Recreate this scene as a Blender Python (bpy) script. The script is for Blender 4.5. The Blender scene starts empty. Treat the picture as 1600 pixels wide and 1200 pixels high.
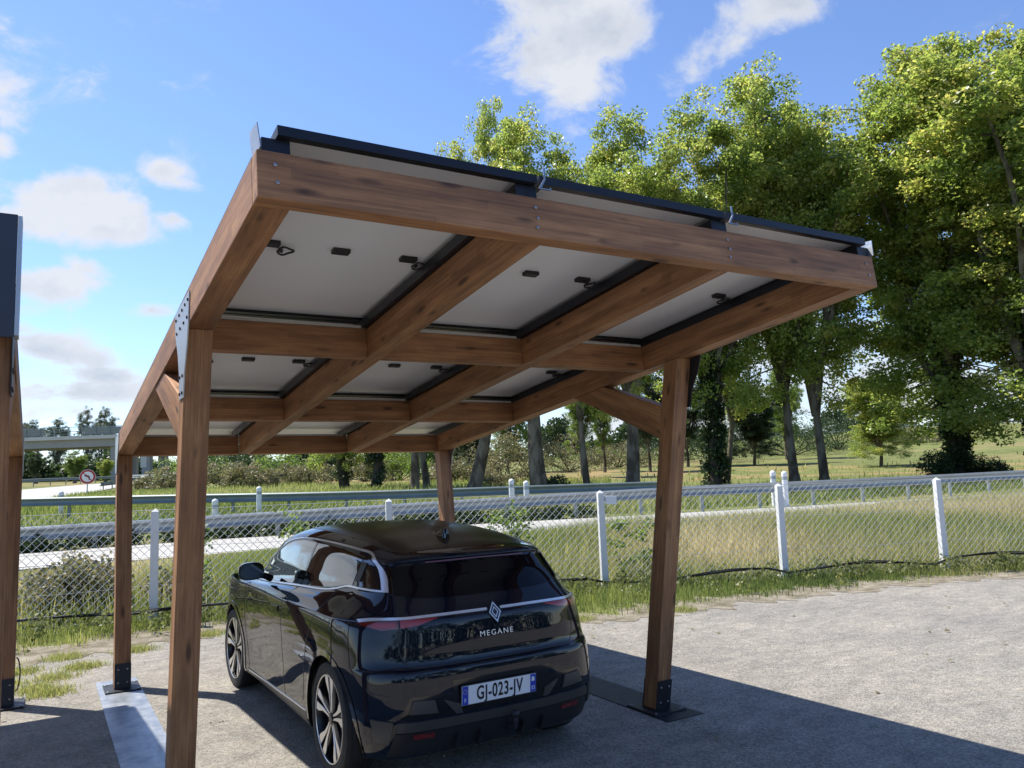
import bpy, bmesh, math, random
import numpy as np
from mathutils import Vector, Matrix
from mathutils.bvhtree import BVHTree
R = math.radians
rng = np.random.default_rng(7)
random.seed(7)
scene = bpy.context.scene
COL = scene.collection

# ------------------------------------------------------------------ helpers
def link(o, parent=None):
    COL.objects.link(o)
    if parent is not None: o.parent = parent
    return o
def tag(o, label=None, cat=None, group=None, kind=None):
    if label: o['label'] = label
    if cat: o['category'] = cat
    if group: o['group'] = group
    if kind: o['kind'] = kind
    return o
def empty(name, loc=(0, 0, 0), rz=0.0, parent=None):
    o = bpy.data.objects.new(name, None); o.empty_display_size = .2
    o.location = loc; o.rotation_euler = (0, 0, rz)
    return link(o, parent)
class MB:
    def __init__(s): s.v = []; s.f = []
    def add(s, vs, fs):
        n = len(s.v); s.v += [tuple(map(float, p)) for p in vs]; s.f += [tuple(i + n for i in f) for f in fs]; return s
    def box(s, x0, x1, y0, y1, z0, z1):
        return s.add([(x0,y0,z0),(x1,y0,z0),(x1,y1,z0),(x0,y1,z0),(x0,y0,z1),(x1,y0,z1),(x1,y1,z1),(x0,y1,z1)],
                     [(0,3,2,1),(4,5,6,7),(0,1,5,4),(1,2,6,5),(2,3,7,6),(3,0,4,7)])
    def hexa(s, p):   # 8 points: bottom ring, top ring
        return s.add(p, [(0,3,2,1),(4,5,6,7),(0,1,5,4),(1,2,6,5),(2,3,7,6),(3,0,4,7)])
    def prism(s, poly, f0, f1):   # poly of 2D points; f0/f1 map 2D -> 3D
        n = len(poly); a = [f0(p) for p in poly]; b = [f1(p) for p in poly]
        fs = [tuple(range(n))[::-1], tuple(range(n, 2*n))] + [(i, (i+1) % n, (i+1) % n + n, i + n) for i in range(n)]
        return s.add(a + b, fs)
    def tube(s, pts, rad, n=8, cap=True):
        pts = [Vector(p) for p in pts]; m = len(pts)
        rad = rad if isinstance(rad, (list, tuple)) else [rad] * m
        ring = []; a = None
        for i in range(m):
            t = (pts[min(i+1, m-1)] - pts[max(i-1, 0)]).normalized()
            if a is None: a = t.cross(Vector((0, 0, 1)) if abs(t.z) < .8 else Vector((1, 0, 0)))
            else: a = a - t*a.dot(t)
            a.normalize(); b = t.cross(a)
            ring.append([pts[i] + (a*math.cos(2*math.pi*k/n) + b*math.sin(2*math.pi*k/n))*rad[i] for k in range(n)])
        vs = [p for r in ring for p in r]; fs = []
        for i in range(m-1):
            for k in range(n):
                fs.append((i*n+k, i*n+(k+1) % n, (i+1)*n+(k+1) % n, (i+1)*n+k))
        if cap: fs += [tuple(range(n))[::-1], tuple(range((m-1)*n, m*n))]
        return s.add(vs, fs)
    def lathe(s, prof, n=48, axis='x', c=(0, 0, 0)):   # prof: (axial, radius)
        vs = []
        for a, r in prof:
            for k in range(n):
                t = 2*math.pi*k/n; u, w = r*math.cos(t), r*math.sin(t)
                vs.append((c[0]+a, c[1]+u, c[2]+w) if axis == 'x' else ((c[0]+u, c[1]+a, c[2]+w) if axis == 'y' else (c[0]+u, c[1]+w, c[2]+a)))
        fs = [(i*n+k, i*n+(k+1) % n, (i+1)*n+(k+1) % n, (i+1)*n+k) for i in range(len(prof)-1) for k in range(n)]
        return s.add(vs, fs)
    def build(s, name, mat, parent=None, smooth=False, bevel=0, sharp=40):
        me = bpy.data.meshes.new(name); me.from_pydata(s.v, [], s.f); me.update()
        bm = bmesh.new(); bm.from_mesh(me)
        bmesh.ops.recalc_face_normals(bm, faces=bm.faces)
        if bevel:
            es = [e for e in bm.edges if len(e.link_faces) == 2 and e.calc_face_angle(0) > .5]
            bmesh.ops.bevel(bm, geom=es, offset=bevel, segments=2, profile=.6, affect='EDGES')
        bm.to_mesh(me); bm.free()
        if mat: me.materials.append(mat)
        if smooth:
            me.polygons.foreach_set('use_smooth', [True]*len(me.polygons))
            try: me.set_sharp_from_angle(angle=R(sharp))
            except Exception: pass
        return link(bpy.data.objects.new(name, me), parent)
def quads(name, V, mat, parent=None, rnd=None, smooth=False):
    """V: (N,4,3) array, N separate quads in one mesh; rnd: per-quad random attribute."""
    V = np.ascontiguousarray(V, dtype=np.float32); N = V.shape[0]
    me = bpy.data.meshes.new(name)
    me.vertices.add(N*4); me.vertices.foreach_set('co', V.reshape(-1))
    me.loops.add(N*4); me.loops.foreach_set('vertex_index', np.arange(N*4, dtype=np.int32))
    me.polygons.add(N); me.polygons.foreach_set('loop_start', np.arange(0, N*4, 4, dtype=np.int32))
    me.polygons.foreach_set('loop_total', np.full(N, 4, dtype=np.int32))
    me.update(calc_edges=True)
    if rnd is not None:
        a = me.attributes.new('rnd', 'FLOAT', 'FACE'); a.data.foreach_set('value', np.asarray(rnd, dtype=np.float32))
    if mat: me.materials.append(mat)
    return link(bpy.data.objects.new(name, me), parent)

# ------------------------------------------------------------------ node helpers
def newmat(name):
    m = bpy.data.materials.new(name); m.use_nodes = True
    return m, m.node_tree.nodes, m.node_tree.links, m.node_tree.nodes['Principled BSDF']
def setp(b, **k):
    for n, v in k.items():
        n = n.replace('_', ' ')
        if n in b.inputs: b.inputs[n].default_value = v
def c4(c): return (c[0], c[1], c[2], 1)
def simple(name, col, rough=.5, metal=0, var=0, vscale=8, bump=0, bscale=60, **k):
    m, N, L, b = newmat(name); setp(b, Base_Color=c4(col), Roughness=rough, Metallic=metal); setp(b, **k)
    tc = N.new('ShaderNodeTexCoord')
    if var:
        no = N.new('ShaderNodeTexNoise'); no.inputs['Scale'].default_value = vscale; no.inputs['Detail'].default_value = 6
        L.new(tc.outputs['Object'], no.inputs['Vector'])
        mx = N.new('ShaderNodeMix'); mx.data_type = 'RGBA'
        mx.inputs[6].default_value = c4([c*(1-var) for c in col]); mx.inputs[7].default_value = c4([min(1, c*(1+var)) for c in col])
        L.new(no.outputs['Fac'], mx.inputs[0]); L.new(mx.outputs[2], b.inputs['Base Color'])
        mr = N.new('ShaderNodeMapRange'); mr.inputs['To Min'].default_value = max(0, rough-.12); mr.inputs['To Max'].default_value = min(1, rough+.12)
        L.new(no.outputs['Fac'], mr.inputs['Value']); L.new(mr.outputs[0], b.inputs['Roughness'])
    if bump:
        n2 = N.new('ShaderNodeTexNoise'); n2.inputs['Scale'].default_value = bscale; n2.inputs['Detail'].default_value = 4
        L.new(tc.outputs['Object'], n2.inputs['Vector'])
        bp = N.new('ShaderNodeBump'); bp.inputs['Strength'].default_value = bump; bp.inputs['Distance'].default_value = .01
        L.new(n2.outputs['Fac'], bp.inputs['Height']); L.new(bp.outputs[0], b.inputs['Normal'])
    return m
def ramp(N, stops):
    r = N.new('ShaderNodeValToRGB'); e = r.color_ramp.elements
    e[0].position, e[0].color = stops[0][0], c4(stops[0][1]); e[1].position, e[1].color = stops[-1][0], c4(stops[-1][1])
    for p, c in stops[1:-1]:
        q = e.new(p); q.color = c4(c)
    return r
def noise(N, L, vec, scale, detail=5, rough=.55):
    n = N.new('ShaderNodeTexNoise'); n.inputs['Scale'].default_value = scale; n.inputs['Detail'].default_value = detail
    n.inputs['Roughness'].default_value = rough; L.new(vec, n.inputs['Vector']); return n
def mixc(N, L, fac, a, b, mode='MIX'):
    m = N.new('ShaderNodeMix'); m.data_type = 'RGBA'; m.blend_type = mode
    for sock, v in ((m.inputs[0], fac), (m.inputs[6], a), (m.inputs[7], b)):
        if isinstance(v, (int, float)): sock.default_value = v
        elif isinstance(v, tuple): sock.default_value = c4(v)
        else: L.new(v, sock)
    return m.outputs[2]
def bumpn(N, L, b, h, strength, dist):
    bp = N.new('ShaderNodeBump'); bp.inputs['Strength'].default_value = strength; bp.inputs['Distance'].default_value = dist
    L.new(h, bp.inputs['Height']); L.new(bp.outputs[0], b.inputs['Normal'])

def wood(name, dark, mid, light):
    m, N, L, b = newmat(name); setp(b, Roughness=.62)
    tc = N.new('ShaderNodeTexCoord'); oi = N.new('ShaderNodeObjectInfo')
    off = N.new('ShaderNodeVectorMath'); off.operation = 'MULTIPLY_ADD'
    cx = N.new('ShaderNodeCombineXYZ')
    for i in range(3): L.new(oi.outputs['Random'], cx.inputs[i])
    L.new(cx.outputs[0], off.inputs[0]); off.inputs[1].default_value = (17.3, 5.1, 9.7); L.new(tc.outputs['Object'], off.inputs[2])
    def mp(s):
        q = N.new('ShaderNodeMapping'); q.inputs['Scale'].default_value = s; L.new(off.outputs[0], q.inputs['Vector']); return q.outputs[0]
    grain = noise(N, L, mp((1.1, 38, 38)), 2.2, 8, .66)
    broad = noise(N, L, mp((1.6, 7, 7)), 1.6, 4)
    # laminations: finger-jointed lamellae, each with its own tone
    sx = N.new('ShaderNodeSeparateXYZ'); L.new(tc.outputs['Object'], sx.inputs[0])
    ad = N.new('ShaderNodeMath'); ad.operation = 'ADD'; L.new(sx.outputs[1], ad.inputs[0]); L.new(sx.outputs[2], ad.inputs[1])
    cb = N.new('ShaderNodeCombineXYZ'); L.new(sx.outputs[0], cb.inputs[0]); L.new(ad.outputs[0], cb.inputs[1])
    br = N.new('ShaderNodeTexBrick'); L.new(cb.outputs[0], br.inputs['Vector'])
    br.inputs['Scale'].default_value = 1; br.inputs['Brick Width'].default_value = .83; br.inputs['Row Height'].default_value = .046
    br.inputs['Mortar Size'].default_value = .0006; br.inputs['Color1'].default_value = (.30, .30, .30, 1); br.inputs['Color2'].default_value = (.75, .75, .75, 1)
    br.inputs['Mortar'].default_value = (.15, .15, .15, 1); br.offset = .37; br.squash = 1.3; br.squash_frequency = 3
    v = N.new('ShaderNodeMath'); v.operation = 'MULTIPLY'; L.new(grain.outputs['Fac'], v.inputs[0]); v.inputs[1].default_value = .44
    v2 = N.new('ShaderNodeMath'); v2.operation = 'MULTIPLY_ADD'; L.new(br.outputs['Color'], v2.inputs[0]); v2.inputs[1].default_value = .18; L.new(v.outputs[0], v2.inputs[2])
    v3 = N.new('ShaderNodeMath'); v3.operation = 'MULTIPLY_ADD'; L.new(broad.outputs['Fac'], v3.inputs[0]); v3.inputs[1].default_value = .36; L.new(v2.outputs[0], v3.inputs[2])
    rp = ramp(N, [(.30, dark), (.49, mid), (.70, light)]); L.new(v3.outputs[0], rp.inputs[0])
    # knots
    vo = N.new('ShaderNodeTexVoronoi'); vo.inputs['Scale'].default_value = 1; L.new(mp((3.0, 12, 12)), vo.inputs['Vector'])
    kr = N.new('ShaderNodeMapRange'); kr.inputs['From Min'].default_value = .11; kr.inputs['From Max'].default_value = .24; kr.inputs['To Min'].default_value = .8; kr.inputs['To Max'].default_value = 0
    L.new(vo.outputs['Distance'], kr.inputs['Value'])
    gate = noise(N, L, mp((2.3, 4, 4)), .9, 1); gr = N.new('ShaderNodeMapRange'); gr.inputs['From Min'].default_value = .42; gr.inputs['From Max'].default_value = .50
    L.new(gate.outputs['Fac'], gr.inputs['Value'])
    mu = N.new('ShaderNodeMath'); mu.operation = 'MULTIPLY'; L.new(kr.outputs[0], mu.inputs[0]); L.new(gr.outputs[0], mu.inputs[1])
    col = mixc(N, L, mu.outputs[0], rp.outputs[0], tuple(c*.4 for c in dark))
    L.new(col, b.inputs['Base Color']); bumpn(N, L, b, grain.outputs['Fac'], .35, .003)
    return m
def leafmat(name, cols, trans=.45, gloss=.5):
    m, N, L, b = newmat(name); out = N['Material Output']
    at = N.new('ShaderNodeAttribute'); at.attribute_name = 'rnd'
    n = len(cols); rp = ramp(N, [(i/(n-1), c) for i, c in enumerate(cols)]); L.new(at.outputs['Fac'], rp.inputs[0])
    L.new(rp.outputs[0], b.inputs['Base Color']); setp(b, Roughness=gloss, Specular_IOR_Level=.5)
    tr = N.new('ShaderNodeBsdfTranslucent'); ms = N.new('ShaderNodeMixShader'); ms.inputs[0].default_value = trans
    tcol = mixc(N, L, .6, rp.outputs[0], (1.0, .95, .45), 'MULTIPLY')
    br = N.new('ShaderNodeMix'); br.data_type = 'RGBA'; br.blend_type = 'ADD'; br.inputs[0].default_value = 1
    L.new(rp.outputs[0], br.inputs[6]); L.new(tcol, br.inputs[7]); L.new(br.outputs[2], tr.inputs['Color'])
    L.new(b.outputs[0], ms.inputs[1]); L.new(tr.outputs[0], ms.inputs[2]); L.new(ms.outputs[0], out.inputs['Surface'])
    return m

M = {}
M['wood'] = wood('stained_timber', (.085, .038, .018), (.27, .125, .052), (.52, .27, .115))
M['black_metal'] = simple('black_anodised', (.012, .014, .02), .35, .3, var=.3)
M['navy_metal'] = simple('navy_painted_steel', (.03, .037, .058), .4, .2, var=.15, vscale=3)
M['galv'] = simple('galvanised_steel', (.42, .45, .48), .42, .85, var=.25, vscale=14, bump=.1)
M['galv_flat'] = simple('weathered_galvanised', (.40, .42, .43), .55, .45, var=.2, vscale=6)
M['alu'] = simple('raw_aluminium', (.32, .33, .35), .3, .9, var=.15)
M['backsheet'] = simple('white_backsheet', (.86, .86, .86), .45, 0, var=.03, vscale=2)
M['plastic'] = simple('black_plastic', (.015, .015, .017), .5)
M['concrete'] = simple('pale_concrete', (.42, .41, .38), .85, 0, var=.25, vscale=3, bump=.3)
M['white_paint'] = simple('white_concrete_post', (.72, .72, .70), .7, 0, var=.12, vscale=9, bump=.2)
M['white_plastic'] = simple('white_plastic', (.80, .80, .80), .45, 0, var=.05)
M['steel_dark'] = simple('rust_and_shade_steel', (.03, .032, .04), .5, .5, var=.4, vscale=12)
# ------------------------------------------------------------------ camera
CX, CY, CZ = -.6454, -2.8301, 1.8426
yaw, pitch, roll, FPX = R(-30.932), R(6.4945), R(1.979), 1236.3
fw = Vector((-math.sin(yaw)*math.cos(pitch), math.cos(yaw)*math.cos(pitch), math.sin(pitch)))
rt = Vector((math.cos(yaw), math.sin(yaw), 0)); up = rt.cross(fw)
rt2 = rt*math.cos(roll) - up*math.sin(roll); up2 = up*math.cos(roll) + rt*math.sin(roll)
cam = bpy.data.cameras.new('camera'); co = link(bpy.data.objects.new('camera', cam))
cam.sensor_width = 36; cam.lens = 36*FPX/1600; cam.clip_end = 3000; cam.clip_start = .05
mw = Matrix((rt2, up2, -fw)).transposed().to_4x4(); mw.translation = (CX, CY, CZ); co.matrix_world = mw
scene.camera = co

# ------------------------------------------------------------------ sun and sky
SUN = Vector((-.38, .575, 1)).normalized()
sl = bpy.data.lights.new('sun', 'SUN'); sl.energy = 5.0; sl.angle = R(.53); sl.color = (1, .945, .86)
so = link(bpy.data.objects.new('sun', sl)); so.rotation_euler = SUN.to_track_quat('Z', 'Y').to_euler(); so.location = (0, 0, 30)
w = bpy.data.worlds.new('World'); scene.world = w; w.use_nodes = True
N, L = w.node_tree.nodes, w.node_tree.links; bg = N['Background']
sky = N.new('ShaderNodeTexSky'); sky.sky_type = 'NISHITA'; sky.sun_disc = False
sky.sun_elevation = math.asin(SUN.z); sky.sun_rotation = math.atan2(SUN.x, SUN.y)
sky.altitude = 30; sky.air_density = 1.0; sky.dust_density = .12; sky.ozone_density = 2.2
tc = N.new('ShaderNodeTexCoord'); D = tc.outputs['Generated']
def dirpx(px, py): return (fw + rt2*((px-800)/FPX) - up2*((py-600)/FPX)).normalized()
def wm(op, a, b=None, c=None):
    n = N.new('ShaderNodeMath'); n.operation = op
    for i, v in enumerate((a, b, c)):
        if v is None: continue
        if isinstance(v, (int, float)): n.inputs[i].default_value = v
        else: L.new(v, n.inputs[i])
    return n.outputs[0]
def dot(v):
    n = N.new('ShaderNodeVectorMath'); n.operation = 'DOT_PRODUCT'; L.new(D, n.inputs[0]); n.inputs[1].default_value = v; return n.outputs['Value']
# cloud banks: bearing/elevation (as a direction), half sizes in radians, tilt, weight
CL = [(895, 30, .105, .085, 0, 1.15), (905, 125, .055, .06, .3, 1.0), (825, 40, .05, .05, 0, .8), (1110, 85, .10, .040, .55, .78), (1200, 25, .085, .04, .45, .78),
      (120, 320, .062, .042, 0, 1.25), (70, 345, .060, .026, 0, 1.0), (185, 345, .040, .028, -.3, 1.0), (90, 440, .062, .022, 0, 1.05), (130, 420, .03, .016, -.3, .8), (85, 546, .065, .022, -.25, .95), (30, 520, .04, .016, 0, .7), (150, 585, .06, .014, -.1, .8),
      (258, 272, .034, .020, -.5, .75), (268, 345, .03, .014, -.2, .6), (240, 487, .05, .012, 0, .55), (0, 228, .02, .022, 0, .95), (110, 612, .16, .022, .0, .66), (60, 645, .2, .02, 0, .55),
      (1300, 610, .34, .11, 0, .8), (1560, 480, .12, .10, 0, .75), (640, 620, .3, .06, 0, .5), (-500, 250, .3, .16, .2, 1.0), (-900, 500, .35, .10, 0, 1.0), (2100, 300, .3, .16, .2, 1.0)]  # last banks lie out of frame, added for reflections
msk = None
for px, py, a, b2, t, wt in CL:
    d = dirpx(px, py); e1 = (rt2*math.cos(t) + up2*math.sin(t)); e1 = (e1 - d*e1.dot(d)).normalized(); e2 = d.cross(e1)
    if e2.dot(up2) < 0: e2 = -e2
    u = dot(tuple(e1/a)); v = dot(tuple(e2/b2)); f = dot(tuple(d))
    r2 = wm('ADD', wm('MULTIPLY', u, u), wm('MULTIPLY', v, v))
    q = wm('MULTIPLY', wm('MULTIPLY', wm('POWER', 2.718, wm('MULTIPLY', r2, -.9)), wt), wm('GREATER_THAN', f, 0))
    msk = q if msk is None else wm('MAXIMUM', msk, q)
def wmap(s, loc=(0, 0, 0)):
    q = N.new('ShaderNodeMapping'); q.inputs['Scale'].default_value = s; q.inputs['Location'].default_value = loc; L.new(D, q.inputs['Vector']); return q.outputs[0]
n1 = noise(N, L, wmap((1, 1, 1.6)), 9, 9, .62); n1.inputs['Distortion'].default_value = .35
n2 = noise(N, L, wmap((1, 1, 1.4), (3, 1, 2)), 7, 6, .55)
dens = wm('ADD', wm('MULTIPLY', msk, 1.25), wm('MULTIPLY', wm('SUBTRACT', n1.outputs['Fac'], .5), 2.5))
mr = N.new('ShaderNodeMapRange'); mr.interpolation_type = 'SMOOTHSTEP'; mr.inputs['From Min'].default_value = .40; mr.inputs['From Max'].default_value = 1.0
L.new(dens, mr.inputs['Value'])
gate = N.new('ShaderNodeMapRange'); gate.inputs['From Min'].default_value = .02; gate.inputs['From Max'].default_value = .22; L.new(msk, gate.inputs['Value'])
alpha = wm('MULTIPLY', wm('MULTIPLY', mr.outputs[0], gate.outputs[0]), .93)
shade = N.new('ShaderNodeMapRange'); shade.inputs['From Min'].default_value = .42; shade.inputs['From Max'].default_value = .62; L.new(n2.outputs['Fac'], shade.inputs['Value'])
thick = N.new('ShaderNodeMapRange'); thick.inputs['From Min'].default_value = .7; thick.inputs['From Max'].default_value = 1.3; L.new(dens, thick.inputs['Value'])
ccol = mixc(N, L, wm('MULTIPLY', wm('MULTIPLY', shade.outputs[0], thick.outputs[0]), .95), (4.2, 4.3, 4.5), (2.5, 2.85, 3.4))
tint = mixc(N, L, 1.0, sky.outputs[0], (.86, .93, 1.12), 'MULTIPLY')
fin = mixc(N, L, alpha, tint, ccol)
L.new(fin, bg.inputs['Color']); bg.inputs['Strength'].default_value = .115
vs = scene.view_settings; vs.view_transform = 'Standard'; vs.look = 'None'; vs.exposure = .78; vs.gamma = 1
scene.render.engine = 'CYCLES'; scene.cycles.max_bounces = 7; scene.cycles.transparent_max_bounces = 8
scene.cycles.use_denoising = True
scene.cycles.sample_clamp_indirect = 6
# ------------------------------------------------------------------ terrain
FENCE = [(-20,12.6),(-8.5,10.75),(-5.4,10.25),(-2.35,9.7),(0.74,9.11),(3.85,8.35),(6.95,7.25),(9.70,6.12),(12.34,5.05),(15.0,3.9),(17.7,2.75),(40,-7)]
_fx = np.array([p[0] for p in FENCE]); _fy = np.array([p[1] for p in FENCE])
HT = [0,22,33,45,60,90,140,250,700]; HS = np.array([-.75,-.45,-.15,.2,.5,.8])
HZ = np.array([[0,.05,.60,.85,1.05,2.0,3.1,3.6,4],[0,.05,.50,.80,1.0,1.7,2.6,3.4,4],[0,.05,.30,.60,.9,1.4,2.3,3.4,4],
               [0,.05,.15,.35,.75,2.1,5.0,5.5,6],[0,.05,.12,.35,.85,2.6,6.9,7.0,7],[0,.05,.15,.40,1.0,3.0,7.4,7.5,8]])
def sm(t): t = np.clip(t, 0, 1); return t*t*(3-2*t)
def terrain(x, y):
    x = np.atleast_1d(np.asarray(x, float)); y = np.atleast_1d(np.asarray(y, float))
    df = (y-np.interp(x, _fx, _fy))*.9; z = .5*sm((df-.4)/3.0)
    F = (x+.645)*.514+(y+2.83)*.858; S = (x+.645)*.858-(y+2.83)*.514
    s = np.clip(S/np.maximum(F, 5), HS[0], HS[-1]-1e-6); k = np.clip(np.searchsorted(HS, s, side='right')-1, 0, len(HS)-2)
    wt = (s-HS[k])/(HS[k+1]-HS[k]); rows = np.stack([np.interp(F, HT, HZ[i]) for i in range(len(HS))])
    ii = np.arange(len(x)); h = rows[k, ii]*(1-wt)+rows[k+1, ii]*wt
    return z+h*(df > 0)*sm(df/3)
def tz(x, y): return float(terrain(x, y)[0])
def bearing(F, s):   # ground distance straight ahead of the viewer's heading and sideways ratio -> world x, y
    return (-.645+F*(.514+.858*s), -2.83+F*(.858-.514*s))
def axis(lo, hi, fine_lo, fine_hi, step, grow=1.16):
    a = list(np.arange(fine_lo, fine_hi+1e-6, step)); st = step
    while a[-1] < hi: st *= grow; a.append(a[-1]+st)
    st = step
    while a[0] > lo: st *= grow; a.insert(0, a[0]-st)
    return np.array(a)
gx = axis(-500, 900, -12, 34, .45); gy = axis(-300, 900, -8, 34, .45)
X, Y = np.meshgrid(gx, gy); Z = terrain(X.ravel(), Y.ravel()).reshape(X.shape)
Z = Z + (rng.random(Z.shape)-.5)*.03*(Y > np.interp(X, _fx, _fy))
me = bpy.data.meshes.new('ground'); nx, ny = len(gx), len(gy)
vv = np.stack([X, Y, Z], -1).reshape(-1, 3); idx = np.arange(nx*ny).reshape(ny, nx)
ff = np.stack([idx[:-1, :-1], idx[:-1, 1:], idx[1:, 1:], idx[1:, :-1]], -1).reshape(-1, 4)
me.from_pydata(vv.tolist(), [], ff.tolist()); me.update(); me.polygons.foreach_set('use_smooth', [True]*len(me.polygons))
def ground_mat():
    m, N, L, b = newmat('meadow_soil'); setp(b, Roughness=.95, Specular_IOR_Level=.1)
    g = N.new('ShaderNodeNewGeometry'); P = g.outputs['Position']
    a = noise(N, L, P, .09, 4); c = noise(N, L, P, 1.3, 6); f = noise(N, L, P, 14, 5)
    r1 = ramp(N, [(.38, (.10, .15, .035)), (.50, (.15, .20, .05)), (.60, (.24, .21, .09))]); L.new(a.outputs['Fac'], r1.inputs[0])
    r2 = ramp(N, [(.35, (.10, .105, .045)), (.6, (.24, .20, .10))]); L.new(c.outputs['Fac'], r2.inputs[0])
    col = mixc(N, L, .45, r1.outputs[0], r2.outputs[0])
    # mown, drying field on the far right; brown stubble patches
    st = noise(N, L, P, .22, 5); sr = N.new('ShaderNodeMapRange'); sr.inputs['From Min'].default_value = .48; sr.inputs['From Max'].default_value = .62; L.new(st.outputs['Fac'], sr.inputs['Value'])
    dt = N.new('ShaderNodeVectorMath'); dt.operation = 'DOT_PRODUCT'; L.new(P, dt.inputs[0]); dt.inputs[1].default_value = (.86, .51, 0)
    mr = N.new('ShaderNodeMapRange'); mr.inputs['From Min'].default_value = 42; mr.inputs['From Max'].default_value = 55; L.new(dt.outputs['Value'], mr.inputs['Value'])
    mr2 = N.new('ShaderNodeMapRange'); mr2.inputs['From Min'].default_value = 75; mr2.inputs['From Max'].default_value = 62; L.new(dt.outputs['Value'], mr2.inputs['Value'])
    mm = N.new('ShaderNodeMath'); mm.operation = 'MULTIPLY'; L.new(mr.outputs[0], mm.inputs[0]); L.new(mr2.outputs[0], mm.inputs[1])
    m3 = N.new('ShaderNodeMath'); m3.operation = 'MULTIPLY'; L.new(mm.outputs[0], m3.inputs[0]); L.new(sr.outputs[0], m3.inputs[1])
    col = mixc(N, L, m3.outputs[0], col, (.31, .215, .11))
    fr = N.new('ShaderNodeMapRange'); fr.inputs['To Min'].default_value = .55; fr.inputs['To Max'].default_value = 1.4; L.new(f.outputs['Fac'], fr.inputs['Value'])
    col = mixc(N, L, 1.0, col, fr.outputs[0], 'MULTIPLY'); L.new(col, b.inputs['Base Color'])
    bumpn(N, L, b, f.outputs['Fac'], .8, .06); return m
me.materials.append(ground_mat())
tag(link(bpy.data.objects.new('ground', me)), kind='structure')

# car park: gravelly worn tarmac with an irregular edge
EDGE = [(-60,13.5),(-20,9.8),(-12,9.6),(-6,8.6),(-3,8.2),(-1.6,7.95),(-.8,7.75),(-.1,7.7),(.6,7.85),(1.6,8.0),(3.2,7.0),(4.5,5.9),(5.4,5.45),(6.1,5.3),(7.0,5.35),(8.2,5.15),(9.4,4.95),(10.5,4.75),(11.7,4.4),(12.8,4.0),(15,3.0),(20,.8),(40,-9),(80,-30)]
ex = np.array([e[0] for e in EDGE]); ey = np.array([e[1] for e in EDGE])
def edge_y(x):
    x = np.asarray(x, float)
    return np.interp(x, ex, ey)+.10*np.sin(x*5.1)+.07*np.sin(x*11.7+1)+.05*np.sin(x*23.3+2)
xs = np.concatenate([np.arange(-60, -8, 1.), np.arange(-8, 18, .06), np.arange(18, 80, 1.)])
vs_, fs_ = [], []
for i, x in enumerate(xs):
    vs_ += [(x, -90, .004), (x, float(edge_y(x))-1.2, .004), (x, float(edge_y(x)), .004)]
    if i:
        k = i*3
        fs_ += [(k-3, k, k+1, k-2), (k-2, k+1, k+2, k-1)]
def lot_mat():
    m, N, L, b = newmat('worn_gravel_tarmac'); setp(b, Roughness=.9, Specular_IOR_Level=.25)
    g = N.new('ShaderNodeNewGeometry'); P = g.outputs['Position']
    a = noise(N, L, P, .55, 6, .65); c = noise(N, L, P, 4.5, 6, .7); f = noise(N, L, P, 55, 3, .7); st = N.new('ShaderNodeMapping'); st.inputs['Scale'].default_value = (1, 3.2, 1); st.inputs['Rotation'].default_value = (0, 0, .55)
    L.new(P, st.inputs['Vector']); e = noise(N, L, st.outputs[0], 2.2, 7, .7)
    ra = ramp(N, [(.36, (.20, .186, .165)), (.52, (.262, .242, .208)), (.66, (.335, .303, .25))]); L.new(a.outputs['Fac'], ra.inputs[0])
    re = ramp(N, [(.42, (.20, .192, .178)), (.60, (.30, .278, .24))]); L.new(e.outputs['Fac'], re.inputs[0])
    col = mixc(N, L, .45, ra.outputs[0], re.outputs[0])
    rc = N.new('ShaderNodeMapRange'); rc.inputs['From Min'].default_value = .3; rc.inputs['From Max'].default_value = .7; rc.inputs['To Min'].default_value = .82; rc.inputs['To Max'].default_value = 1.18; L.new(c.outputs['Fac'], rc.inputs['Value'])
    col = mixc(N, L, 1.0, col, rc.outputs[0], 'MULTIPLY')
    vo = N.new('ShaderNodeTexVoronoi'); vo.inputs['Scale'].default_value = 75; L.new(P, vo.inputs['Vector'])
    vr = N.new('ShaderNodeSeparateColor'); L.new(vo.outputs['Color'], vr.inputs[0])
    mr = N.new('ShaderNodeMapRange'); mr.inputs['To Min'].default_value = .55; mr.inputs['To Max'].default_value = 1.4; L.new(vr.outputs[0], mr.inputs['Value'])
    col = mixc(N, L, .75, col, mixc(N, L, 1.0, col, mr.outputs[0], 'MULTIPLY'))
    L.new(col, b.inputs['Base Color'])
    hh = N.new('ShaderNodeMath'); hh.operation = 'ADD'; L.new(vo.outputs['Distance'], hh.inputs[0]); L.new(f.outputs['Fac'], hh.inputs[1])
    bumpn(N, L, b, hh.outputs[0], .55, .012); return m
tag(MB().add(vs_, fs_).build('car_park', lot_mat()), kind='structure')
vs_, fs_ = [], []; xd = np.arange(-14, 22, .09)
for i, x in enumerate(xd):
    e = float(edge_y(x)); wdt = .75 if x < 2 else .42
    vs_ += [(x, e-.32-.10*math.sin(x*7.3)-.08*math.sin(x*17), .008), (x, e+.1, .008), (x, min(e+wdt+.14*math.sin(x*6.1+1)+.1*math.sin(x*13.7), float(np.interp(x, _fx, _fy))-.05), .008)]
    if i: k = i*3; fs_ += [(k-3, k, k+1, k-2), (k-2, k+1, k+2, k-1)]
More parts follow.
